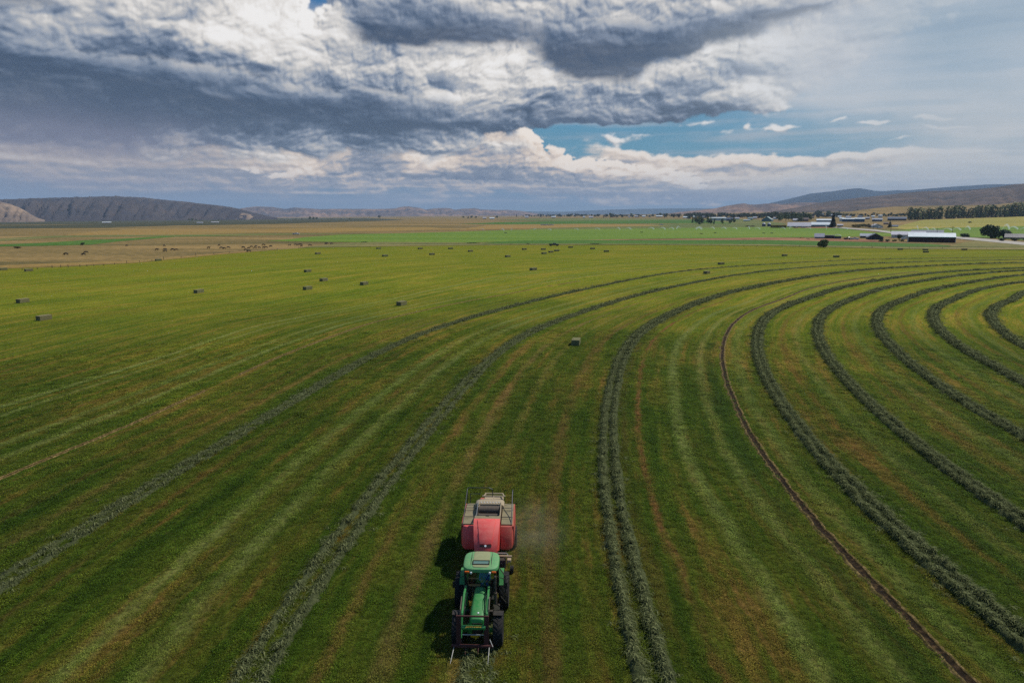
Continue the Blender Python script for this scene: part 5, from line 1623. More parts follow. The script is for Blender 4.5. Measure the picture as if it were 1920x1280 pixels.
def fence(pts, label, posts):
    P = [at(x, y) for x, y in pts]
    o0 = P[0]
    r = empty('wire_fence', o0, 0, label, 'fence')
    segs = []
    L = [0]
    for a, b in zip(P[:-1], P[1:]):
        L.append(L[-1] + (b - a).length)
    def pt(t):
        for i in range(len(P) - 1):
            if t <= L[i + 1] or i == len(P) - 2:
                f = (t - L[i]) / (L[i + 1] - L[i])
                return P[i].lerp(P[i + 1], f)
    xs = []
    for j, (px, py, h) in enumerate(posts):
        q = at(px, py) - o0
        xs.append(q)
        hh = h * mpp(q + o0)
        MB().cyl((q.x, q.y, q.z - .3), (q.x + random.uniform(-.05, .05), q.y, q.z + hh), .11, .09, 7).build('post', M_wood, r)
    for k, z in enumerate((.45, .85, 1.2)):
        b = MB()
        for a, c in zip(xs[:-1], xs[1:]):
            b.bar(a + Vector((0, 0, z)), c + Vector((0, 0, z)), .02)
        b.build('wire', M_wire, r)
lp = [(-40, 509, 5), (42, 506, 3.5), (70, 504.5, 3), (98, 502.5, 5.5), (114, 501.5, 5), (128, 501, 5.5), (150, 500.5, 5), (163, 499.5, 3.5), (176, 499, 3.5), (195, 498, 3), (215, 496, 3), (238, 494, 6), (262, 491.5, 3), (285, 489.5, 3), (307, 487, 6), (340, 483.5, 3), (367, 480, 6), (401, 477.5, 4), (430, 475, 3), (470, 471.5, 3), (520, 468, 3), (560, 465.5, 3)]
fence([(-40, 509), (560, 465.5)], 'wire fence on posts between the mown field and the dry cattle pasture on the left', lp)
rp = [(700, 459, 2.5), (760, 458.5, 2.5), (820, 458.5, 2.5), (860, 458.3, 3), (941, 459, 3), (958, 459, 3), (1040, 459.2, 2), (1120, 459.2, 2), (1250, 460, 2), (1367, 463, 3.5), (1395, 463, 2.5), (1419, 463.2, 3), (1466, 463, 2.4), (1487, 463.2, 3), (1499, 463.3, 4), (1527, 463.6, 2), (1567, 464, 2), (1616, 465, 3.5), (1635, 465.2, 4.5), (1660, 465.2, 3.5), (1705, 465.5, 2.5), (1767, 466, 2.5), (1794, 466, 3), (1850, 467, 2.5), (1930, 468, 3)]
fence([(700, 459), (1930, 468)], 'wire fence along the far edge of the mown field, in front of the barns', rp)

# ------------------------------------------------------------------ sprinklers
m, n = new_mat('water_spray')
pos = n.node('ShaderNodeTexCoord').outputs['Object']
f = n.noise(pos, 1.2, 5, .7)
a_ = n.maprange(f, .3, .7, .01, .17)
df = n.node('ShaderNodeBsdfTranslucent', {'Color': (.9, .92, .95, 1)}).outputs[0]
d2 = n.node('ShaderNodeBsdfDiffuse', {'Color': (.9, .92, .95, 1)}).outputs[0]
mxd = n.node('ShaderNodeMixShader', {0: .5, 1: df, 2: d2}).outputs[0]
tr = n.node('ShaderNodeBsdfTransparent').outputs[0]
mx = n.node('ShaderNodeMixShader', {0: a_, 1: tr, 2: mxd}).outputs[0]
n.node('ShaderNodeOutputMaterial', {'Surface': mx})
M_spray = m
def sprinkler(px, py, wpx, hpx, lean, label, group=None):
    p = at(px, py); s = mpp(p)
    r = empty('sprinkler', p, -math.atan2(p.x, p.y), label, 'sprinkler', group)
    MB().cyl((0, 0, 0), (0, 0, 1.1), .05, n=6).cyl((-.3, 0, 1.1), (.3, 0, 1.15), .04, n=6).build('riser', M_steel, r)
    secs = []
    w, h = wpx * s, hpx * s
    b = MB()
    for j in range(9):                       # separate falling curtains of drops, fanned in depth
        yy = (j - 4) * w * .06
        top = []
        for k in range(9):
            t = k / 8
            x = lean * w * t
            z = 1.1 + h * 4 * t * (1 - t * .96) * (1 - .05 * abs(j - 4)) if abs(lean) < 2 else 1.1
            top.append((x, yy * t * 2, max(z, .2)))
        low = [(x * (.92 if k else 1), y, max(z - h * (.16 + .5 * (k / 8) ** 2), .05)) for k, (x, y, z) in enumerate(top)]
        tv = [b.bm.verts.new(q) for q in top]; lv = [b.bm.verts.new(q) for q in low]
        for k in range(8):
            b.bm.faces.new((tv[k], tv[k + 1], lv[k + 1], lv[k]))
    b.build('spray', M_spray, r)
SP = [(900, 432.5, 8, 2.5, 1), (938, 434, 8, 4.5, 1), (962, 433.5, 4, 4, -1), (1026, 433, 8, 3, 1), (1008, 432, 8, 2, -1), (1075, 432, 10, 2.2, 1), (1115, 431, 10, 2.5, 1), (1155, 431.5, 8, 4, 1), (1172, 431, 12, 3.5, 1),
      (1215, 431, 12, 3.5, 1), (1236, 431, 12, 4, 1), (1254, 431, 10, 3.5, 1), (1276, 430.5, 8, 5.5, -1), (1302, 431, 14, 4.5, 1), (1319, 431, 14, 4.5, -1), (1330, 430.5, 10, 4, 1), (1352, 430.5, 10, 3.6, 1), (1372, 430.5, 10, 3.2, 1), (1401, 431, 5, 5.5, 1), (1415, 430.5, 10, 3, 1),
      (1462, 430, 10, 2.5, 1), (1485, 429.8, 5, 6.5, -1), (1510, 429.5, 10, 2.5, 1), (1546, 430.5, 4, 6, 1), (1575, 430.5, 14, 3, 1), (1716, 432, 5, 8, 1), (1728, 432, 12, 5, 1), (1745, 432.5, 8, 4, 1), (1767, 432.5, 16, 3.6, 1), (1786, 432.5, 14, 4.5, 1), (1808, 431.5, 10, 6.5, 1), (1838, 431, 12, 4, 1),
      (1879, 431, 12, 10, 1), (1890, 430.5, 16, 5, 1), (1912, 432, 24, 6, 1)]
for i, (px, py, w, h, l) in enumerate(SP):
    lab = 'sprinkler throwing a thin white arc of water on the green field before the town'
    g = 'sprinklers on the green field before the town'
    if px > 1700:
        lab, g = 'sprinkler throwing a white arc of water on the green field behind the long brown barn', 'sprinklers behind the long brown barn'
    if px == 1879: lab, g = 'sprinkler with the tallest white plume, right beside the large spreading shrub', None
    if px < 1000: lab, g = 'sprinkler at the left end of the green field, far from the town', 'sprinklers at the left end of the green field'
    sprinkler(px, py, w, h, l, lab, g)

# ------------------------------------------------------------------ hay bales
def bale_mesh():
    b = MB()
    nx, ny, nz = 26, 10, 8
    lx, ly, lz = 2.45, 1.25, .92
    r = random.Random(3)
    def surf(u, v, w):
        x, y, z = u * lx / 2, v * ly / 2, w * lz / 2 + lz / 2
        return [x, y, z]
    bmesh.ops.create_cube(b.bm, size=1)
    bmesh.ops.subdivide_edges(b.bm, edges=b.bm.edges[:], cuts=15, use_grid_fill=True)
    for v in b.bm.verts:
        x, y, z = v.co
        # rounded edges, strapped bands, ragged face
        gx = -.022 if abs((y * 6.3) % 1 - .5) < .1 and abs(x) > .49 else 0
        band = -.03 if min(abs(y - k) for k in (-.4, -.24, -.08, .08, .24, .4)) < .04 else 0
        k = 1 + band * (1 if abs(z) > .49 or abs(x) > .49 else 0)
        q = Vector((x * lx, y * ly, z * lz)) * 1.0
        q *= k
        if sum(abs(c) > .49 for c in (x, y, z)) >= 2:
            q *= .975
        q += Vector((r.uniform(-.02, .02), r.uniform(-.02, .02), r.uniform(-.018, .018)))
        q.x += .02 * math.sin(x * 60) * (abs(y) > .49)
        v.co = q + Vector((0, 0, lz / 2 - .02))
    return b.mesh('bale', M_bale)
m, n = new_mat('baled_hay')
oc = n.node('ShaderNodeTexCoord').outputs['Object']
fl = n.noise(n.mapping(oc, scale=(9, 1.2, 1.2)), 1.4, 5, .7)
fn = n.noise(oc, 9, 5, .7)
v_ = n.math('ADD', n.math('MULTIPLY', fl, .6), n.math('MULTIPLY', fn, .4))
oi = n.node('ShaderNodeObjectInfo').outputs['Random']
col = n.ramp(v_, [(.3, rgb(70, 76, 46)), (.5, rgb(112, 114, 76)), (.7, rgb(150, 144, 100))])
col = n.mix(n.math('MULTIPLY', oi, .45), col, rgb(120, 104, 78))
finish(n, col, .9, spec=.1, bump=bumpn(n, v_, .9, .05))
M_bale = m
BM_ = bale_mesh()
M_twine = simple('baling_twine', (150, 140, 110), .8)
tw = MB()
for y in (-.5, -.3, -.1, .1, .3, .5):
    zt, zb, xe = .90, .0, 1.225
    tw.tube([(-xe, y, zb + .06), (-xe, y, zt), (xe, y, zt), (xe, y, zb + .06)], .009, 4)
TW_ = tw.mesh('twine', M_twine)
BALES = [
 (1080, 645.5, 'lone bale nearest to the camera, between two windrows above the tractor'),
 (83, 599.5, 'bale at the left, lowest of those near the left edge'), (43, 567, 'second lowest bale near the left edge'),
 (373, 549, 'bale alone in the left half of the field, below the fence'), (54, 508.5, 'bale lying against the pasture fence near the left edge'),
 (6, 506.5, 'bale cut by the left edge of the picture, by the pasture fence'), (297, 489, 'bale right at the pasture fence, half way along it'),
 (577, 510, 'uppermost bale of the loose group of four left of centre'), (607, 527, 'second bale from the top in the loose group of four left of centre'),
 (577, 543, 'lowest, straw coloured bale of the loose group of four left of centre'), (683, 534, 'rightmost bale of the loose group of four left of centre'),
 (753, 572, 'bale by the outermost windrow and the faint rut, below the centre left group'), (596, 476.5, 'bale near the grazing cattle, first along the far side of the field'),
 (722, 481, 'bale in the far row right below the leftmost of the far edge bales'), (710, 466.8, 'leftmost bale along the far edge of the field'),
 (788, 467.2, 'second bale along the far edge of the field'), (810, 478, 'bale in the far part, between the second and third far edge bales'),
 (845, 467, 'third bale along the far edge of the field'), (882, 472, 'bale right of the third far edge bale, a little nearer'),
 (952, 482, 'bale below the left of the pickup truck, alone'), (983, 468.5, 'bale left of the pickup truck at the far edge'),
 (1019, 468.5, 'upper left bale of the four just below the pickup truck'), (1020, 476.3, 'lower left bale of the four just below the pickup truck'),
 (1033, 473.5, 'third bale of the slanting row just below the pickup truck'), (1044, 471.2, 'right end bale of the slanting row just below the pickup truck'),
 (1070, 464.6, 'small bale right behind the rear of the pickup truck'), (1111, 467.2, 'bale right of the pickup truck, the farther of two'),
 (1137, 472.3, 'bale right of the pickup truck, the nearer of two'), (1000, 506.5, 'bale in the middle of the open field below the pickup truck'),
 (1352, 496, 'bale just above the outermost windrow on the right'), (1325, 513, 'bale lying between the two outer windrows'),
 (1471, 480.2, 'bale below and left of the round bush'), (1568, 482.5, 'bale below and right of the round bush'),
 (1688, 468.5, 'faint bale at the far edge, left of the stacked looking pair'), (1735, 469.2, 'farther bale of the pair below the long brown barn'),
 (1736, 473.6, 'nearer bale of the pair below the long brown barn'), (1808, 469, 'bale at the far edge right of the long brown barn'),
 (948, 437.2, 'dark bale at the left of the irrigated green field'), (1203, 436.2, 'bale in the middle of the irrigated green field'),
 (1315, 439, 'nearer bale of the left pair on the irrigated green field'), (1341, 437.2, 'farther bale of the left pair on the irrigated green field'),
 (1432, 438, 'left bale of the right pair on the irrigated green field'), (1447, 438, 'right bale of the right pair on the irrigated green field')]
bale0 = None
for i, (px, py, lab) in enumerate(BALES):
    p = at(px, py)
    yaw = math.atan2(p.y - CY, p.x - CX) + PI / 2 + random.uniform(-.12, .12)
    if p.y > 520: yaw = random.uniform(-.2, .2)
    if bale0 is None:
        bale0 = link('hay_bale', BM_)
        link('twine', TW_, bale0)
        o = bale0
    else:
        o = copy_tree(bale0)
    o['label'] = lab; o['category'] = 'hay bale'; o['group'] = 'rectangular hay bales dropped over the fields'
    o.location = p
    o.rotation_euler = (0, 0, yaw)
    if i >= 12: o.scale = (1.1, 1.1, 1.0)

# ------------------------------------------------------------------ skinned bodies (cattle, driver)
def skin_mesh(name, verts, edges, radii, sub=1, root=0, mat=None):
    me = bpy.data.meshes.new(name)
    me.from_pydata(verts, edges, [])
    o = bpy.data.objects.new('build_' + name, me)
    COL.objects.link(o)
    o.modifiers.new('s', 'SKIN')
    for i, r in enumerate(radii):
        sv = me.skin_vertices[0].data[i]
        sv.radius = (r, r) if not isinstance(r, tuple) else r
        sv.use_root = (i == root)
    md = o.modifiers.new('d', 'SUBSURF'); md.levels = sub; md.render_levels = sub
    dg = bpy.context.evaluated_depsgraph_get()
    out = bpy.data.meshes.new_from_object(o.evaluated_get(dg))
    bpy.data.objects.remove(o); bpy.data.meshes.remove(me)
    out.name = name
    out.polygons.foreach_set('use_smooth', np.ones(len(out.polygons), bool))
    out.materials.clear()
    if mat: out.materials.append(mat)
    return out
M_cow = simple('black_cattle_hide', (22, 20, 20), .7)
M_cowb = simple('brown_cattle_hide', (84, 50, 32), .7)
def cow_mesh(graze, mat):
    v = [(0, 0, 1.05), (.45, 0, 1.08), (.85, 0, 1.12), (-.45, 0, 1.08), (-.85, 0, 1.10),
         (1.1, 0, 1.15 if not graze else .95), (1.32, 0, 1.32 if not graze else .5), (1.62, 0, 1.20 if not graze else .18),
         (.75, .24, .9), (.72, .25, .5), (.74, .25, .05), (.75, -.24, .9), (.78, -.25, .5), (.76, -.25, .05),
         (-.78, .24, .9), (-.92, .25, .5), (-.80, .25, .05), (-.78, -.24, .9), (-.90, -.25, .5), (-.78, -.25, .05),
         (-1.05, 0, 1.05), (-1.1, 0, .55)]
    e = [(0, 1), (1, 2), (0, 3), (3, 4), (2, 5), (5, 6), (6, 7), (2, 8), (8, 9), (9, 10), (2, 11), (11, 12), (12, 13),
         (4, 14), (14, 15), (15, 16), (4, 17), (17, 18), (18, 19), (4, 20), (20, 21)]
    r = [.37, .37, .34, .36, .32, .22, .16, .10, .15, .08, .06, .15, .08, .06, .18, .08, .06, .18, .08, .06, .04, .025]
    return skin_mesh('cow', v, e, r, 1, 0, mat)
COWS = [cow_mesh(True, M_cow), cow_mesh(False, M_cow), cow_mesh(True, M_cowb)]
CL = [(294, 470), (308, 462.3), (310, 469.5), (310, 472.5), (324, 470), (331, 470.5), (238, 462.2), (124, 478.5), (157, 479), (162, 475),
      (391, 466.5), (411, 461), (415, 467), (421, 467), (428, 466), (456, 466), (461, 470), (466, 467), (467, 473), (472, 464.5), (480, 463.5), (478, 466.5), (486, 466), (494, 461), (494, 466), (499, 465.5), (508, 463.5), (543, 461), (554, 460.5), (558, 460.5), (564, 460.3), (565, 463), (581, 461.5), (611, 459), (613, 458.3), (622, 458.8)]
for i, (px, py) in enumerate(CL):
    p = at(px, py)
    me = COWS[random.choice((0, 0, 1, 0, 0))] if px < 560 else COWS[random.choice((0, 1))]
    if px < 200: lab, g = 'small brown and black cow standing apart at the far left of the pasture', 'cattle apart at the far left'; me = COWS[random.choice((0, 2))]
    elif px < 340: lab, g = 'black cow in the small scattered bunch above the pasture fence', 'cattle of the left bunch'
    elif px < 520: lab, g = 'black cow in the densest part of the herd', 'cattle of the middle herd'
    else: lab, g = 'black cow in the right end of the herd, by the rough bank', 'cattle of the right end'
    if px == 238: lab, g = 'single black cow farther out than the small scattered bunch', None
    o = link('cow', me, label=lab, cat='cow', group=g)
    o.location = p
    o.rotation_euler = (0, 0, random.choice((0, PI)) + random.uniform(-.6, .6))
    s = random.uniform(.78, .98)
    o.scale = (s, s, s)

# ------------------------------------------------------------------ tractor.  local axes: x = picture right, y = away from the camera, z up; it drives towards -y
T = empty('tractor', (-1.60, 29.75, 0), -.028, 'green cabbed tractor with a front fork, driving towards the camera', 'tractor')
def rsec(y, w, z0, z1, top=.5, n=14, xo=0.0, sq=3.0):
    """rounded-top section in the xz plane"""
    pts = []
    for k in range(n + 1):
        a = PI * k / n
        c, s = math.cos(a), math.sin(a)
        pts.append((xo + w / 2 * math.copysign(abs(c) ** (2 / sq), c), y, z0 + (z1 - z0) * (abs(s) ** (2 / sq))))
    return pts

MB().box((0, .9, .92), (.46, 3.6, .42), bevel=.04).box((0, 2.5, 1.0), (.7, .9, .5), bevel=.05).box((0, -.35, .85), (.5, .7, .4), bevel=.04).build('chassis', M_dark, T)
MB().loft([rsec(-.98, .56, 1.02, 1.42, sq=4.5), rsec(-.92, .70, .98, 1.54, sq=4.5), rsec(-.75, .76, .98, 1.63, sq=4.5), rsec(-.2, .76, 1.0, 1.74, sq=4.5), rsec(.5, .70, 1.05, 1.84, sq=4.5), rsec(1.22, .60, 1.1, 1.92, sq=4.5)]).build('hood', M_green, T, smooth=True)
for sx in (-1, 1):
    MB().loft([[(sx * (.372), y, z), (sx * (.388), y, z + .01), (sx * .384, y, z + .06), (sx * .370, y, z + .05)] for y, z in ((-.6, 1.36), (0, 1.42), (.6, 1.5), (1.15, 1.57))]).build('hood_stripe', M_yellow, T)
MB().box((0, -1.0, 1.2), (.44, .03, .34), bevel=.01).build('grille', M_black, T)
for sx in (-1, 1):
    MB().box((sx * .19, -.995, 1.12), (.12, .04, .06), bevel=.02).build('headlight', M_drum, T)
MB().box((.04, -.62, 1.668), (.07, .11, .012), bevel=.003).build('hood_emblem', M_white, T)
MB().box((0, -.42, .66), (1.55, .2, .2), bevel=.04).cyl((-.35, -.42, .66), (.35, -.42, .66), .17, n=14).build('front_axle', M_green, T)
MB().cyl((-.95, 2.65, .92), (.95, 2.65, .92), .16, n=14).build('rear_axle', M_dark, T)

def wheel(x, y, R, w, side, lugs, rimc, mud):
    r = link('wheel', None, T) if False else None
    b = MB()
    h = w / 2
    b.lathe([(-h * .55, R * .62), (-h * .95, R * .70), (-h, R * .82), (-h * .92, R * .92), (-h * .6, R * .955), (h * .6, R * .955), (h * .92, R * .92), (h, R * .82), (h * .95, R * .70), (h * .55, R * .62)], (0, 0, 0), 'X', 36)
    for k in range(lugs):
        a = 2 * PI * k / lugs
        for sgn in (-1, 1):
            a2 = a + (PI / lugs if sgn > 0 else 0)
            # chevron lugs pointing forward over the top
            n_ = 4
            q = []
            for j in range(n_ + 1):
                f = j / n_
                xx = sgn * (h * .98 * f - h * .02)
                aa = a2 - f * .30
                q.append((xx, aa))
            lw = .055 / R * 1.0
            secs = []
            for j, (xx, aa) in enumerate(q):
                ri = R * (.95 - .05 * (j / n_) ** 3); ro = R * (1.0 - .045 * (j / n_) ** 3)
                secs.append([(xx, ri * math.cos(aa - lw), ri * math.sin(aa - lw)), (xx, ri * math.cos(aa + lw), ri * math.sin(aa + lw)),
                             (xx, ro * math.cos(aa + lw * .7), ro * math.sin(aa + lw * .7)), (xx, ro * math.cos(aa - lw * .7), ro * math.sin(aa - lw * .7))])
            b.loft(secs)
    wo_ = empty_part('wheel', (x, y, R - .02), T)
    b.build('tyre', M_tyre, wo_, smooth=True)
    c = MB()
    c.lathe([(side * h * .6, R * .63), (side * h * .75, R * .60), (side * h * .30, R * .5), (side * h * .25, R * .2), (side * h * .5, R * .16), (side * h * .5, 0.001)], (0, 0, 0), 'X', 28)
    c.lathe([(-side * h * .6, R * .63), (-side * h * .2, R * .5), (-side * h * .2, .001)], (0, 0, 0), 'X', 20)
    c.build('rim', rimc, wo_, smooth=True)
    return wo_
def empty_part(name, loc, parent):
    o = bpy.data.objects.new(name, None)
    o.location = loc; o.parent = parent
    COL.objects.link(o)
    return o
for sx in (-1, 1):
    wheel(sx * .96, -.42, .72, .48, sx, 20, M_yellow, 0)
    wheel(sx * 1.12, 2.68, .93, .50, sx, 22, M_yellow, 0)

def arc_fender(x, y, z, R, w, a0, a1, th, mat, name, lip=0, n=12):
    secs = []
    for k in range(n + 1):
        a = math.radians(a0 + (a1 - a0) * k / n)
        c, s = math.cos(a), math.sin(a)
        p = [(x - w / 2, y + R * c, z + R * s), (x + w / 2, y + R * c, z + R * s), (x + w / 2, y + (R + th) * c, z + (R + th) * s), (x - w / 2, y + (R + th) * c, z + (R + th) * s)]
        secs.append(p)
    return MB().loft(secs).build(name, mat, T, smooth=True)
for sx in (-1, 1):
    arc_fender(sx * .97, -.42, .72, .78, .48, 20, 100, .03, M_black, 'front_fender')
    arc_fender(sx * .98, 2.68, .93, 1.02, .26, 35, 138, .04, M_green, 'rear_fender')
    MB().box((sx * .87, 2.5, 1.35), (.04, .9, .8), bevel=.02).build('fender_side', M_dark, T)
    MB().box((sx * .78, 1.45, .72), (.34, .7, .06), bevel=.01).box((sx * .80, 1.45, .42), (.30, .6, .05), bevel=.01).bar((sx * .66, 1.2, .3), (sx * .66, 1.2, .9), .05).bar((sx * .66, 1.7, .3), (sx * .66, 1.7, .9), .05).build('step', M_dark, T)
# cab
c0 = (-.0)
def cab_pt(x, y, z):
    return Vector((x, y, z))
pil = {}
for sx in (-1, 1):
    pil[sx] = [((sx * .50, 1.22, 1.25), (sx * .76, 1.18, 2.72)), ((sx * .80, 1.95, 1.25), (sx * .84, 1.95, 2.74)), ((sx * .78, 2.75, 1.45), (sx * .80, 2.78, 2.74))]
    for a, b_ in pil[sx]:
        MB().bar(a, b_, .07, .08, bevel=.01).build('pillar', M_black, T)
MB().box((0, 1.95, 1.22), (1.45, 1.5, .10), bevel=.02).box((0, 2.72, 1.3), (1.5, .1, .4)).build('cab_floor', M_black, T)
MB().quad((-.46, 1.20, 1.30), (.46, 1.20, 1.30), (.72, 1.16, 2.70), (-.72, 1.16, 2.70)).build('windshield', M_glass, T)
for sx in (-1, 1):
    MB().quad((sx * .53, 1.26, 1.30), (sx * .79, 1.92, 1.30), (sx * .83, 1.92, 2.70), (sx * .75, 1.22, 2.70)).build('side_window', M_glass, T)
    MB().quad((sx * .80, 1.99, 1.50), (sx * .78, 2.70, 1.50), (sx * .80, 2.74, 2.70), (sx * .84, 1.99, 2.70)).build('side_window', M_glass, T)
MB().quad((-.74, 2.78, 1.55), (.74, 2.78, 1.55), (.76, 2.80, 2.70), (-.76, 2.80, 2.70)).build('rear_window', M_glass, T)
# roof: rounded slab with raised side bolsters and a dusty middle
def rring(sx, sy, z, cx=0.02, cy=1.98, n=28, p=4.0):
    o = []
    for k in range(n):
        a = 2 * PI * k / n
        c, s = math.cos(a), math.sin(a)
        o.append((cx + sx * math.copysign(abs(c) ** (2 / p), c), cy + sy * math.copysign(abs(s) ** (2 / p), s), z))
    return o
MB().loft([rring(.80, .84, 2.72), rring(.89, .92, 2.76), rring(.90, .93, 2.84), rring(.87, .90, 2.92), rring(.78, .82, 2.97), rring(.6, .7, 2.985)]).build('cab_roof', M_roofgreen, T, smooth=True)
RP_ = [o for o in T.children if o.name.startswith('cab_roof')][0]
MB().loft([rring(.42, .80, 2.975, n=24, p=8), rring(.415, .79, 2.995, n=24, p=8), rring(.40, .77, 3.0, n=24, p=8)]).build('centre_panel', M_dustgreen, RP_, smooth=True)
for sx in (-1, 1):
    MB().tube([(sx * .52 + .02, 1.28, 2.965), (sx * .50 + .02, 2.0, 2.995), (sx * .52 + .02, 2.7, 2.965)], .018, 6).build('seam', M_dark, RP_)
b = MB()
b.bar((-.40, 1.42, 3.012), (.44, 1.42, 3.012), .045, .05).bar((-.40, 1.78, 3.012), (.44, 1.78, 3.012), .045, .05).bar((-.38, 1.42, 3.012), (-.38, 1.78, 3.012), .045, .05).bar((.42, 1.42, 3.012), (.42, 1.78, 3.012), .045, .05)
b.build('hatch_frame', M_black, RP_)
MB().box((.02, 1.60, 3.008), (.78, .34, .014)).build('hatch_glass', simple('hatch_glass_tint', (84, 118, 104), .12, spec=.9), RP_)
for sx in (-1, 1):
    MB().box((sx * .66 + .02, 1.06, 2.79), (.22, .08, .09), bevel=.02, seg=2).build('warning_light', M_orange, T)
    MB().cyl((sx * .46 + .02, 1.07, 2.76), (sx * .46 + .02, 1.01, 2.75), .055, n=12).build('work_light', M_white, T)
    # mirrors on arms
    MB().tube([(sx * .80, 1.2, 2.5), (sx * 1.22, 1.05, 2.45), (sx * 1.26, 1.05, 2.1)], .018, 6).build('mirror_arm', M_black, T)
    MB().box((sx * 1.27, 1.05, 2.12), (.16, .05, .34), bevel=.02).build('mirror', M_black, T)
MB().cyl((.76, 1.0, 1.15), (.76, 1.0, 1.75), .085, n=14).cyl((.76, 1.0, 1.75), (.76, 1.02, 2.55), .045, n=12).cyl((.76, 1.02, 2.55), (.76, .92, 2.66), .045, n=12).build('exhaust_stack', M_drum, T, smooth=True)
MB().cyl((-.72, .98, 1.1), (-.72, .98, 1.6), .07, n=12).build('air_intake', M_black, T, smooth=True)
MB().box((0, .55, 1.0), (1.3, .16, .14), bevel=.02).build('loader_cross_member', M_dark, T)
# dashboard, wheel, seat
MB().box((.1, 1.42, 1.6), (.34, .2, .5), bevel=.05).build('dashboard', M_black, T)
b = MB()
ring = [Vector((.18 + .18 * math.cos(a), 1.62 + .12 * math.sin(a), 1.88 + .10 * math.sin(a))) for a in [2 * PI * k / 14 for k in range(14)]]
b.tube(ring + [ring[0]], .016, 6).build('steering_wheel', M_black, T)
MB().box((.18, 2.22, 1.62), (.5, .5, .14), bevel=.05).box((.18, 2.48, 2.0), (.48, .12, .7), bevel=.05).build('seat', M_seat, T)
# swung-out glass door on the picture-right side
b = MB()
dA, dB, dC, dD = (.86, 1.95, 2.62), (1.22, 1.30, 2.5), (1.30, 1.28, 1.02), (.90, 1.9, 1.1)
for a, c in ((dA, dB), (dB, dC), (dC, dD), (dD, dA)):
    b.bar(a, c, .035)
dr = b.build('door', M_black, T)
MB().quad(dA, dB, dC, dD).build('pane', M_glass, dr)
MB().bar((1.24, 1.26, 1.9), (1.24, 1.26, 1.65), .04).build('handle', M_dark, dr)
# loader
XO = -.14
for sx in (-1, 1):
    x = XO + sx * .58
    MB().box((x * .92, 1.0, 1.22), (.12, .36, .9), bevel=.03).bar((x * .9, .6, .9), (x * .9, 1.3, .9), .14).build('loader_mount', M_green, T)
    arm = MB().bar((x * .97, 1.12, 1.98), (x, .35, 1.98), .10, .17, bevel=.02).bar((x, .40, 1.99), (x, -.72, 1.62), .10, .16, bevel=.02).bar((x, -.66, 1.66), (x * 1.02, -1.24, .74), .10, .15, bevel=.02).build('loader_arm', M_green, T)
    MB().cyl((x * 1.0, .95, 1.05), (x, -.05, 1.45), .05, n=10).build('lift_cylinder', M_dark, arm)
    MB().cyl((x, -.05, 1.45), (x, -.35, 1.56), .025, n=8).build('piston_rod', M_steel, arm)
    MB().cyl((x + sx * .09, .1, 2.05), (x + sx * .09, -.6, 1.80), .028, n=8).cyl((x + sx * .09, -.6, 1.80), (x + sx * .09, -1.05, 1.25), .014, n=8).build('tilt_cylinder', M_drum, arm)
    MB().tube([(x - sx * .07, 1.0, 1.9), (x - sx * .09, .3, 2.02), (x - sx * .10, -.3, 1.86), (x - sx * .08, -.75, 1.58), (x - sx * .09, -1.0, 1.1)], .014, 5).build('hose', M_hose, arm)
    MB().cyl((x - .09, 1.12, 1.98), (x + .09, 1.12, 1.98), .06, n=10).build('pivot_pin', M_dark, arm)
tube = MB().cyl((XO - .55, -1.22, 1.30), (XO + .55, -1.22, 1.30), .105, n=18).build('torque_tube', M_green, T, smooth=True)
MB().box((XO, -.80, .98), (.62, .10, .5), bevel=.02).build('ballast_bracket', M_green, T)
MB().box((XO + .02, -.72, .62), (.40, .3, .2), bevel=.04).build('ballast_weight', M_yellow, T)
def text_obj(s, size, loc, rot, mat, parent, name='lettering', shear=.25, ext=.004):
    cu = bpy.data.curves.new(name, 'FONT')
    cu.body = s; cu.size = size; cu.align_x = 'CENTER'; cu.align_y = 'CENTER'; cu.extrude = ext; cu.shear = shear; cu.offset = .004
    o = bpy.data.objects.new('tmp_text', cu)
    COL.objects.link(o)
    dg = bpy.context.evaluated_depsgraph_get()
    me = bpy.data.meshes.new_from_object(o.evaluated_get(dg))
    bpy.data.objects.remove(o)
    me.materials.clear(); me.materials.append(mat)
    t = link(name, me, parent)
    t.location = loc; t.rotation_euler = rot
    return t
text_obj('JOHN DEERE', .125, (XO + .01, -1.288, 1.392), (math.radians(42), 0, 0), M_yellow, tube)
MB().cyl((XO - .52, -1.12, .86), (XO + .5, -1.12, .86), .028, n=8).build('lower_rod', M_steel, T)
# fork carriage
X2 = XO - .05
FR = MB().box((X2 - .02, -1.12, 1.80), (1.50, .07, .07), bevel=.01).build('fork_top_bar', M_rust, T)
for sx in (-1, 1):
    MB().loft([[(X2 + sx * .64 - .11, y, z), (X2 + sx * .64 + .11, y, z), (X2 + sx * .64 + .11, y - .05, z), (X2 + sx * .64 - .11, y - .05, z)] for y, z in ((-1.10, 1.82), (-1.30, .46))]).build('fork_post', M_rust, T)
MB().box((X2, -1.38, .46), (1.92, .13, .13), bevel=.02).build('fork_bottom_bar', M_rust, T)
MB().bar((X2 + .80, -1.25, .72), (X2 + .95, -1.45, .48), .03).build('stop_bracket', M_steel, T)
for x, l in ((-.84, 1.02), (.78, 1.02), (-.30, .35), (.28, .35)):
    MB().cyl((X2 + x, -1.42, .44), (X2 + x + (-.06 if x < -.5 else 0), -1.42 - l, .30), .028 if l > .5 else .024, .010, 8).build('spear', M_steel if l > .5 else M_rust, T)

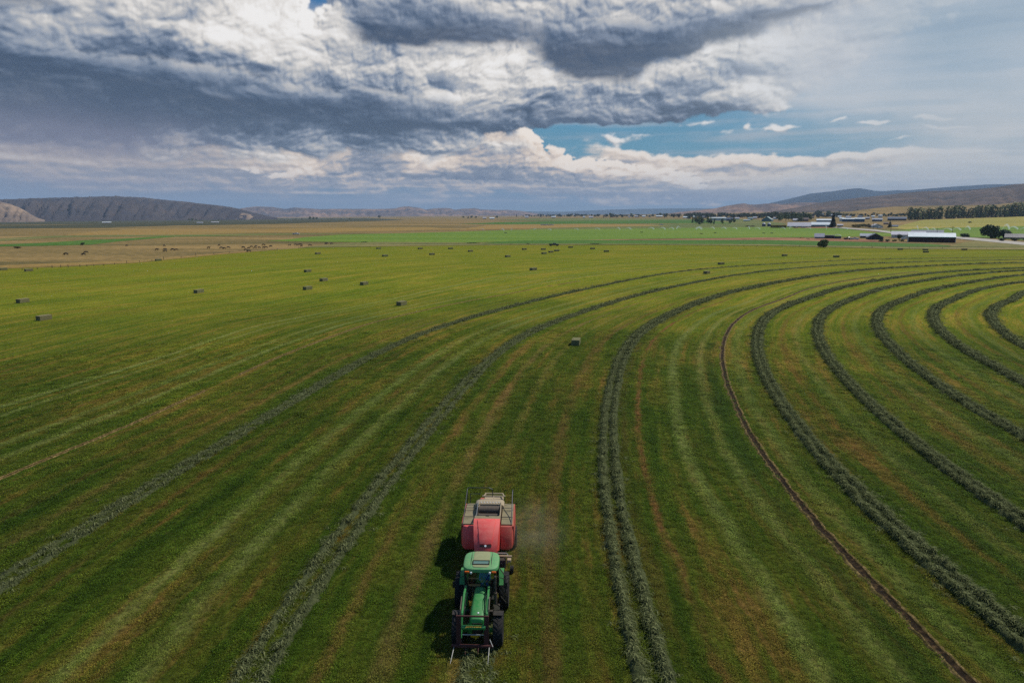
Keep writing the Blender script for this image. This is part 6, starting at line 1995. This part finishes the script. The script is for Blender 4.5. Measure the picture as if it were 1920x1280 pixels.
# ------------------------------------------------------------------ driver
D = skin_mesh('person', [(0, 0, 0), (0, .02, .22), (0, .0, .42), (0, -.01, .52), (0, -.03, .62), (0, -.04, .74),
                         (-.20, 0, .44), (-.26, -.20, .24), (-.12, -.46, .30), (-.09, -.53, .31), (.20, 0, .44), (.26, -.20, .24), (.12, -.46, .30), (.09, -.53, .31),
                         (-.10, -.02, -.02), (-.14, -.46, .0), (-.14, -.56, -.38), (-.14, -.68, -.44), (.10, -.02, -.02), (.14, -.46, .0), (.14, -.56, -.38), (.14, -.68, -.44)],
              [(0, 1), (1, 2), (2, 3), (3, 4), (4, 5), (2, 6), (6, 7), (7, 8), (8, 9), (2, 10), (10, 11), (11, 12), (12, 13), (0, 14), (14, 15), (15, 16), (16, 17), (0, 18), (18, 19), (19, 20), (20, 21)],
              [.15, .15, .16, .06, .09, .085, .075, .055, .04, .035, .075, .055, .04, .035, .10, .08, .055, .05, .10, .08, .055, .05], 2, 0, None)
for m_ in (M_blueshirt, M_skin, M_jeans): D.materials.append(m_)
for pl in D.polygons:
    c = pl.center
    pl.material_index = 1 if (c.z > .50 or c.y < -.40 and c.z > .2) else (2 if c.z < .03 else 0)
pr_ = link('person', D, label='driver in a blue shirt sitting behind the tractor windshield, hands on the wheel', cat='person')
pw = Matrix.Translation(T.location) @ Euler(T.rotation_euler).to_matrix().to_4x4()
pr_.matrix_world = pw @ Matrix.Translation((.18, 2.02, 1.74))
b = MB(); b.cyl((0, -.035, .70), (0, -.035, .79), .105, .085, 14).box((0, -.15, .715), (.15, .12, .02), bevel=.008)
b.build('cap', M_jeans, pr_, smooth=True)
for sx in (-1, 1):
    b = MB()
    for f in range(5):
        b.cyl((sx * .09 + (f - 2) * .016, -.55, .31), (sx * .09 + (f - 2) * .017, -.60, .30 - .01 * abs(f - 2)), .009, .007, 6)
    b.build('fingers', M_skin, pr_, smooth=True)

# ------------------------------------------------------------------ baler behind the tractor
B = empty('hay_baler', (-1.40, 38.0, 0), -.028, 'dusty red large square baler towed behind the green tractor', 'baler')
def csec(y, z, w, th=.05, n=10, bow=.10):
    top = [(-w / 2 + w * k / n, y - bow * math.sin(PI * k / n), z + bow * .55 * math.sin(PI * k / n)) for k in range(n + 1)]
    return top
# centre cowl: a curved shell falling forward
prof = [(-1.22, 2.80, 1.50), (-1.5, 2.77, 1.50), (-1.85, 2.62, 1.46), (-2.2, 2.38, 1.40), (-2.5, 2.05, 1.34), (-2.72, 1.65, 1.26), (-2.84, 1.25, 1.18), (-2.86, 1.0, 1.14)]
outer = [csec(y, z, w) for y, z, w in prof]
b = MB()
secs = []
for (y, z, w), o in zip(prof, outer):
    nrm = Vector((0, .06, -.05))
    secs.append(o + [(x * .985, yy + .06, zz - .05) for x, yy, zz in reversed(o)])
b.loft(secs)
for (ya, za, wa), (yb, zb, wb) in zip(prof[:-1], prof[1:]):
    for sx in (-1, 1):
        b.quad((sx * wa / 2, ya, za), (sx * wb / 2, yb, zb), (sx * wb / 2, max(yb, -2.2) + .75, .9), (sx * wa / 2, max(ya, -2.2) + .75, .9))
cw = b.build('front_cowl', M_red, B, smooth=True)
# raised panel on the cowl
def cowl_point(u, v, lift=0.0):
    """u -1..1 across, v 0..1 down"""
    f = v * (len(prof) - 1)
    i = min(int(f), len(prof) - 2); f -= i
    y = prof[i][0] * (1 - f) + prof[i + 1][0] * f
    z = prof[i][1] * (1 - f) + prof[i + 1][1] * f
    w = prof[i][2] * (1 - f) + prof[i + 1][2] * f
    k = (u + 1) / 2
    y -= .10 * math.sin(PI * k) ; z += .055 * math.sin(PI * k)
    dy, dz = prof[i + 1][0] - prof[i][0], prof[i + 1][1] - prof[i][1]
    L = math.hypot(dy, dz)
    return Vector((u * w / 2, y + lift * dz / L, z - lift * dy / L))
b = MB()
rows2 = []
for j in range(12):
    v = .10 + .52 * j / 11
    half = .70 - .20 * j / 11
    rows2.append([cowl_point(-half + 2 * half * k / 8, v, .035) for k in range(9)])
vs = [[b.bm.verts.new(q) for q in r_] for r_ in rows2]
for j in range(11):
    for k in range(8):
        b.bm.faces.new((vs[j][k], vs[j][k + 1], vs[j + 1][k + 1], vs[j + 1][k]))
base2 = {}
edge_idx = [(0, k) for k in range(9)] + [(j, 8) for j in range(1, 12)] + [(11, k) for k in range(7, -1, -1)] + [(j, 0) for j in range(10, 0, -1)]
lowv = []
for (j, k) in edge_idx:
    v = .10 + .52 * j / 11; half = .70 - .20 * j / 11
    cen = 0
    u = (-half + 2 * half * k / 8) * 1.05
    lowv.append(b.bm.verts.new(cowl_point(u, v + (.015 if j == 11 else -.01 if j == 0 else 0), -.01)))
for i in range(len(edge_idx)):
    j, k = edge_idx[i]; j2, k2 = edge_idx[(i + 1) % len(edge_idx)]
    b.bm.faces.new((vs[j][k], vs[j2][k2], lowv[(i + 1) % len(lowv)], lowv[i]))
b.build('raised_panel', M_red, cw, smooth=True)
b = MB()
b.loft([[cowl_point(-.5 + k / 10, .64, l) for k in range(11)] + [cowl_point(.5 - k / 10, .67, l) for k in range(11)] for l in (-.005, .022)])
b.build('air_slot', M_dark, cw)
q = cowl_point(0, .655, .05)
MB().cyl(q, q + Vector((0, -.03, .03)), .06, n=14).build('emblem', M_white, cw)
# tan strip behind the cowl, with latch
MB().box((0, -1.0, 2.74), (1.50, .44, .06), bevel=.015).build('walkway', M_tan, B)
MB().box((.0, -.80, 2.80), (.18, .08, .05), bevel=.01).build('latch', M_dark, B)
# side shields with rounded outer corner
for sx in (-1, 1):
    x0, x1 = sx * .78, sx * 1.50
    def sec(y, z, xin, xout, r_=.22):
        return y, z, xin, xout
    b = MB()
    secs = []
    for (yf, z, inset) in ((-.92, 2.24, .03), (-1.0, 2.2, .0), (-1.18, 1.9, 0), (-1.30, 1.55, 0), (-1.36, 1.2, 0), (-1.36, 1.0, .03), (-1.30, .92, .08)):
        ring = [(x0, .6, z), (x0, yf, z), (sx * 1.25, yf - .02, z), (sx * 1.42 - sx * inset, yf + .08, z), (sx * 1.50 - sx * inset, yf + .28, z), (sx * 1.52 - sx * inset, .6, z)]
        secs.append(ring)
    b.loft(secs)
    b.build('side_shield', M_red if sx < 0 else M_reddusty, B, smooth=True)
    # long flank
    b = MB()
    b.loft([[(sx * 1.46, y, z0), (sx * 1.53, y, z0), (sx * (1.55 + .05 * math.sin(PI * (y + .9) / 3.2)), y, (z0 + z1) / 2), (sx * 1.53, y, z1), (sx * 1.46, y, z1)] for y, z0, z1 in ((-.9, 1.0, 2.2), (0, .95, 2.26), (1.0, .95, 2.28), (1.9, 1.05, 2.24), (2.3, 1.2, 2.15))])
    b.build('flank_panel', M_reddusty, B, smooth=True)
    # platforms, one plank after another
    for j, (ya, yb) in enumerate(((-.88, .02), (.06, .98), (1.02, 1.98))):
        MB().box((sx * 1.12, (ya + yb) / 2, 2.285), (.66, yb - ya, .05), bevel=.01).build('platform', M_tan, B)
    w_ = MB()
    w_.lathe([(-.2, .42), (-.26, .5), (-.24, .60), (-.16, .64), (.16, .64), (.24, .60), (.26, .5), (.2, .42)], (sx * 1.42, 1.0, .64), 'X', 28)
    wt_ = w_.build('wheel', M_tyre, B, smooth=True)
    MB().lathe([(sx * .15, .43), (sx * .05, .3), (sx * .1, .1), (sx * .1, .001)], (sx * 1.42, 1.0, .64), 'X', 20).build('rim', M_cream, wt_, smooth=True)
# baling chamber
MB().box((0, 1.2, 1.45), (1.5, 4.6, 1.2), bevel=.05).build('bale_chamber', M_reddusty, B)
MB().box((0, .55, 2.08), (1.46, 3.0, .12), bevel=.02).build('recess_floor', M_dark, B)
MB().cyl((-.62, .85, 2.36), (.62, .85, 2.36), .27, n=24).build('knotter_drum', M_drum, B, smooth=True)
MB().cyl((-.62, .30, 2.24), (.62, .30, 2.24), .16, n=20).build('lower_roller', M_drum, B, smooth=True)
for sx in (-1, 1):
    MB().loft([[(sx * .70 - .02, y, 2.1), (sx * .70 + .02, y, 2.1), (sx * .70 + .02, y, z), (sx * .70 - .02, y, z)] for y, z in ((-.75, 2.72), (0, 2.55), (.8, 2.72), (1.4, 2.7))]).build('recess_cheek', M_steel if sx < 0 else M_cream, B)
    MB().tube([(sx * .62, .55, 2.30), (sx * .66, .85, 2.62), (sx * .60, 1.15, 2.55)], .022, 6).build('drum_bracket', M_cream, B)
cv_ = MB().loft([rsec(1.25, 1.75, 2.2, 2.60, sq=5), rsec(1.45, 1.80, 2.2, 2.68, sq=5), rsec(1.85, 1.80, 2.2, 2.66, sq=5), rsec(2.0, 1.75, 2.2, 2.5, sq=5)]).build('rear_cover', M_cream, B, smooth=True)
for k in range(7):
    MB().cyl((-.52 + .18 * k, 1.38, 2.645), (-.52 + .18 * k, 1.36, 2.68), .03, n=8).build('marker_lamp', M_white, cv_)
MB().box((.2, 2.25, 2.68), (1.45, .08, .07), bevel=.01).box((.2, 2.62, 2.70), (1.15, .07, .07), bevel=.01).bar((.2, 2.0, 2.6), (.2, 2.3, 2.7), .05).bar((-.42, 2.25, 2.68), (-.30, 2.62, 2.70), .06).bar((.85, 2.25, 2.68), (.74, 2.62, 2.70), .06).box((.2, 2.4, 2.3), (1.2, .5, .4), bevel=.03).build('rear_frame', M_cream, B)
MB().box((0, 3.6, 1.0), (1.2, 1.2, .12), bevel=.02).build('bale_chute', M_dark, B)
# rails
b = MB()
L_ = -1.44
b.tube([(L_, -.85, 2.3), (L_, 1.5, 2.98), (L_ + .02, 1.95, 3.28), (L_ + .1, 2.02, 3.32), (-.10, 2.05, 3.32), (.12, 2.05, 3.22), (.16, 2.02, 2.72)], .024, 8)
b.build('guard_rail', M_rail, B, smooth=True)
MB().tube([(L_, 1.95, 2.3), (L_ + .01, 2.0, 3.26)], .024, 8).tube([(L_, .6, 2.3), (L_, .62, 2.74)], .02, 8).tube([(L_ + .18, 2.0, 2.3), (L_ + .2, 2.05, 2.9), (-.6, 2.05, 2.92)], .02, 8).build('guard_rail', M_rail, B, smooth=True)
R_ = 1.38
MB().tube([(R_, -.85, 2.3), (R_, .2, 2.55), (R_, 1.75, 3.2), (R_ + .02, 1.95, 3.25), (R_ + .02, 2.0, 3.1), (R_, 2.02, 2.3)], .026, 8).tube([(R_, .9, 2.3), (R_, .92, 2.86)], .02, 8).build('guard_rail', M_rail, B, smooth=True)
for y, z in ((.95, 2.48), (-.15, 2.42)):
    MB().cyl((L_, y, z), (R_, y, z), .017, n=6).build('cross_rail', M_rail, B)
for sx in (-1, 1):
    MB().bar((sx * 1.40, -.8, 2.25), (sx * 1.40, 2.0, 2.25), .05).build('side_rail', M_rail, B)
# pick-up, drawbar, small parts under the front
MB().cyl((-1.1, -1.9, .42), (1.1, -1.9, .42), .30, n=20).build('pickup_reel', M_dark, B, smooth=True)
b = MB()
for k in range(22):
    for j in range(4):
        a = j * PI / 2 + k * .3
        x = -1.05 + .1 * k
        b.cyl((x, -1.9 + .28 * math.cos(a), .42 + .28 * math.sin(a)), (x, -1.9 + .44 * math.cos(a + .2), .42 + .44 * math.sin(a + .2)), .008, .005, 4)
b.build('tines', M_steel, B)
MB().box((1.0, -2.05, .92), (.9, .10, .08), bevel=.01).box((1.30, -2.2, .78), (.22, .35, .16), bevel=.02).build('pickup_guard', M_cream, B)
MB().box((.55, -1.72, .90), (1.2, .12, .1), bevel=.01).bar((1.2, -2.3, .6), (1.2, -1.8, .95), .05).build('pickup_bracket', M_steel, B)
MB().lathe([(-.09, .12), (-.1, .2), (.1, .2), (.09, .12), (.09, .001)], (1.45, -2.2, .22), 'X', 16).build('gauge_wheel', M_tyre, B, smooth=True)
MB().bar((0, -4.9, .62), (0, -1.2, .85), .22, .26, bevel=.03).build('drawbar', M_red, B)
MB().cyl((.0, -4.9, .9), (.0, -2.0, 1.05), .06, n=10).build('drive_shaft', M_yellow, B)
MB().tube([(.1, -4.7, 1.1), (.15, -3.8, .9), (.1, -3.0, 1.2)], .02, 6).tube([(-.1, -4.7, 1.1), (-.12, -3.8, .92), (-.1, -3.0, 1.2)], .02, 6).build('hose', M_hose, B)

# ------------------------------------------------------------------ dust hanging round the machine
m, n = new_mat('dust_volume')
oc = n.node('ShaderNodeTexCoord').outputs['Object']
fall = n.maprange(n.vmath('LENGTH', oc), .0, .98, 1.0, 0.0)
nz = n.noise(oc, 2.2, 4, .6)
dn = n.math('MULTIPLY', n.math('MULTIPLY', fall, n.maprange(nz, .35, .7, .25, 1.0)), .10)
pv = n.node('ShaderNodeVolumePrincipled', {'Color': rgb(238, 222, 188), 'Density': dn, 'Anisotropy': 0.0})
n.node('ShaderNodeOutputMaterial', {'Volume': pv.outputs[0]})
for loc, sc, lab in (((1.2, 38.2, 1.3), (2.8, 4.6, 2.1), 'pale dust drifting off the right side of the red baler'),):
    b = MB(); bmesh.ops.create_icosphere(b.bm, subdivisions=3, radius=1)
    o = b.build('dust', m, kind='stuff', label=lab)
    o.location = loc; o.scale = sc

# ------------------------------------------------------------------ haze
m, n = new_mat('haze_air')
pv = n.node('ShaderNodeVolumePrincipled', {'Color': (.58, .76, 1.0, 1), 'Density': 5.2e-5, 'Anisotropy': 0.0})
n.node('ShaderNodeOutputMaterial', {'Volume': pv.outputs[0]})
hb = MB().box((0, 0, 320), (62000, 62000, 760))
hz = hb.build('haze', m, kind='stuff', label='blue haze over the whole valley')
